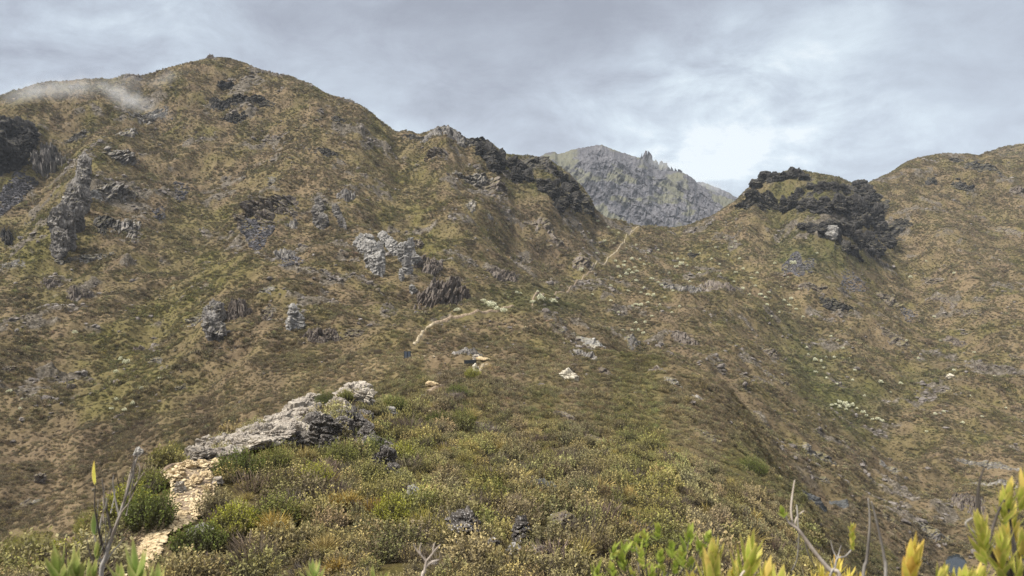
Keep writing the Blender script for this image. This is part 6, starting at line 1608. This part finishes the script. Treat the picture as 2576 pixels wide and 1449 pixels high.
cane('bamboo_plant', 'star-shaped tuft of narrow green leaves at the bottom edge', 790, 1420, 1.9, 4, [(790, 1462, 7, 56, 13, .7, -.1)], 'cane_green').build()
cane('bamboo_plant', 'two upright leaf tips at the bottom edge left of the forked twig', 945, 1430, 1.9, 5, [(938, 1480, 4, 52, 13, .3, 0), (966, 1482, 3, 44, 12, .3, .2)], 'cane_green').build()
# forked pale twig
Y = 2.2
pt = Plant('dry_twig', 'pale forked dry twig rising at the bottom edge', 'twig', (at_px(1060, 1500, Y)[0], Y), 6)
pt.ground_stem([Pq(1062, 1470), Pq(1068, 1440), Pq(1072, 1412)], [mpx(4.5, Y), mpx(4, Y), mpx(3, Y)], 'bark_pale')
for pts_ in ([(1072, 1412), (1058, 1395), (1046, 1380), (1040, 1368)], [(1072, 1412), (1084, 1398), (1096, 1382), (1108, 1370)], [(1070, 1428), (1086, 1414), (1104, 1408)], [(1058, 1395), (1056, 1380), (1060, 1366)], [(1090, 1390), (1090, 1378), (1094, 1366)]):
    pt.stem([Pq(*q_) for q_ in pts_], list(np.linspace(mpx(2.6, Y), mpx(1.2, Y), len(pts_))), 'bark_pale')
pt.build()
# leafy green shrub, lower right of the middle
Y = 2.0
pg = Plant('leafy_shrub', 'shrub with small bright green leaves at the bottom, left of the golden canes', 'shrub', (at_px(1640, 1500, Y)[0], Y + .1), 7)
rg = np.random.default_rng(8)
for (sx, sy, nl) in [(1545, 1385, 4), (1600, 1362, 6), (1655, 1332, 7), (1622, 1352, 5), (1612, 1392, 6), (1568, 1410, 5), (1735, 1350, 6), (1690, 1378, 6), (1715, 1395, 7), (1660, 1400, 5), (1668, 1432, 6), (1540, 1432, 6), (1500, 1440, 5), (1640, 1440, 6), (1590, 1445, 6), (1780, 1352, 5), (1760, 1375, 5), (1570, 1385, 3), (1700, 1425, 5), (1740, 1420, 5)]:
    top = Pq(sx, sy, rg.uniform(-.15, .15))
    pg.ground_stem([Pq(sx * .55 + 1640 * .45, 1505), Pq(sx * .85 + 1640 * .15, sy * .5 + 725 + 20), top], [mpx(3, Y), mpx(2, Y), mpx(1.2, Y)], 'bark_dark')
    pg.tuft(top, UPV + np.array([rg.uniform(-.3, .3), -.2, 0]), nl + 2, mpx(40, Y) * rg.uniform(.7, 1.25), mpx(14, Y), .85, 'fresh', step=.35, dry=.08)
pg.build()
cane('bamboo_plant', 'golden-edged cane leaves, tallest clump left of the bare white branch', 1800, 1400, 1.75, 9,
     [(1795, 1440, 12, 100, 24, .30, -.05), (1885, 1430, 11, 92, 22, .55, .15), (1845, 1480, 8, 80, 22, .3, 0), (1925, 1490, 9, 92, 24, .4, .15), (1745, 1490, 7, 70, 20, .35, -.15), (1960, 1500, 6, 80, 22, .5, .2)], 'cane_yellow').build()
# bare white branch
Y = 2.1
pw = Plant('bare_branch', 'slanting bare white branch with a leafy tip and upright twigs', 'branch', (at_px(2120, 1520, Y)[0], Y), 10)
pw.ground_stem([Pq(2115, 1470), Pq(2085, 1432), Pq(2050, 1390), Pq(2010, 1335), Pq(1985, 1315), Pq(1972, 1290)], [mpx(6, Y), mpx(6, Y), mpx(5, Y), mpx(4.5, Y), mpx(3.2, Y), mpx(2, Y)], 'bark_pale')
def tw2(p, pts_, r0, r1, mat='bark_grey'):
    p.stem([Pq(x, y, .01 * i) for i, (x, y) in enumerate(pts_)], list(np.linspace(mpx(r0, Y), mpx(r1, Y), len(pts_))), mat)
tw2(pw, [(1994, 1322), (1990, 1280), (1994, 1240), (1999, 1208)], 3.2, 1.3, 'bark_pale')
tw2(pw, [(2008, 1332), (2006, 1290), (2004, 1270)], 2.5, 1.2, 'bark_grey')
tw2(pw, [(1998, 1325), (2005, 1300), (2022, 1285)], 2.5, 1.2, 'bark_pale')
tw2(pw, [(2010, 1340), (2008, 1380), (2004, 1410), (1992, 1436)], 2.2, 1.1, 'bark_grey')
tw2(pw, [(2024, 1356), (2034, 1395), (2050, 1425)], 2.2, 1.1, 'bark_grey')
pw.tuft(Pq(1971, 1292), UPV + np.array([-.3, 0, 0]), 7, mpx(26, Y), mpx(11, Y), .9, 'fresh', step=.2, dry=0)
pw.build()
pw = Plant('dry_twig', 'thin curved twig carrying one upright bunch of yellow green leaves', 'twig', (at_px(2100, 1520, Y)[0], Y + .2), 11)
pw.ground_stem([Pq(2085, 1470), Pq(2100, 1430), Pq(2106, 1405), Pq(2125, 1400), Pq(2140, 1385), Pq(2146, 1372)], [mpx(3, Y), mpx(2.6, Y), mpx(2.4, Y), mpx(2, Y), mpx(1.8, Y), mpx(1.5, Y)], 'bark_grey')
tw2(pw, [(2106, 1405), (2096, 1385), (2090, 1360)], 1.8, 1, 'bark_grey'); tw2(pw, [(2108, 1402), (2112, 1385), (2116, 1372)], 1.8, 1, 'bark_grey')
for yy in (1372, 1350, 1330): pw.tuft(Pq(2144, yy), UPV, 7, mpx(26, Y), mpx(9, Y), .75, 'cane_yellow', step=.2, dry=.1)
pw.build()
for (x0, pts_, text) in [(2175, [(2172, 1460), (2180, 1410), (2186, 1350), (2188, 1300), (2184, 1255)], 'tall thin bare stem, left of a similar leaning one'),
                         (2222, [(2228, 1460), (2224, 1400), (2212, 1340), (2200, 1290), (2192, 1262)], 'thin bare stem leaning left beside the straight one')]:
    ps = Plant('bare_twig', text, 'twig', (at_px(x0, 1500, Y)[0], Y), x0)
    ps.ground_stem([Pq(*q_) for q_ in pts_], list(np.linspace(mpx(4.5, Y), mpx(1.6, Y), len(pts_))), 'bark_grey'); ps.build()
cane('grassy_bamboo', 'fine narrow yellow leaves at the foot of the bare white branch', 2095, 1420, 2.3, 12, [(2070, 1462, 9, 44, 7, .7, -.2), (2105, 1452, 10, 50, 7, .8, .1), (2135, 1465, 8, 44, 7, .8, .2), (2165, 1478, 6, 44, 7, .6, .1), (2045, 1478, 6, 40, 7, .5, 0)], 'cane_gold').build()
cane('bamboo_plant', 'golden cane tuft standing alone left of the pond', 2290, 1400, 1.8, 13, [(2292, 1436, 8, 84, 24, .34, .0)], 'cane_gold').build()
cane('bamboo_plant', 'golden cane leaves at the bottom edge below the pond', 2420, 1430, 1.8, 14, [(2365, 1478, 4, 62, 18, .3, .1), (2425, 1482, 7, 70, 22, .55, 0), (2462, 1478, 6, 74, 22, .45, .15), (2400, 1490, 5, 60, 20, .5, -.3)], 'cane_yellow').build()
# tall cane at the right edge
Y = 1.7
pr_t = cane('bamboo_plant', 'tall cane with dark stem and golden green leaves at the right edge', 2560, 1200, Y, 15,
     [(2470, 1350, 14, 70, 17, .45, -.25), (2535, 1262, 14, 60, 17, .42, .05), (2545, 1330, 16, 74, 18, .5, .0), (2520, 1400, 12, 74, 17, .5, -.15), (2572, 1400, 14, 80, 18, .5, .1), (2580, 1240, 10, 62, 17, .4, .1), (2556, 1470, 12, 80, 18, .5, 0)], 'cane_yellow', 30, 'bark_dark')
pr_t.stem([Pq(2470, 1350), Pq(2500, 1400), Pq(2535, 1440), Pq(2580, 1490)], [mpx(4, Y), mpx(7, Y), mpx(8, Y), mpx(9, Y)], 'bark_dark')
pr_t.stem([Pq(2560, 1210), Pq(2520, 1270), Pq(2500, 1320), Pq(2488, 1360)], [mpx(2, Y), mpx(3, Y), mpx(4, Y), mpx(4, Y)], 'bark_dark')
pr_t.stem([Pq(2475, 1178), Pq(2464, 1215), Pq(2460, 1260), Pq(2466, 1310), Pq(2480, 1360)], [mpx(1.5, Y), mpx(3, Y), mpx(5, Y), mpx(5.5, Y), mpx(6, Y)], 'bark_dark')
pr_t.stem([Pq(2452, 1300), Pq(2430, 1320), Pq(2480, 1360), Pq(2530, 1400)], [mpx(1.5, Y), mpx(3, Y), mpx(4, Y), mpx(4, Y)], 'bark_grey')
pr_t.build()
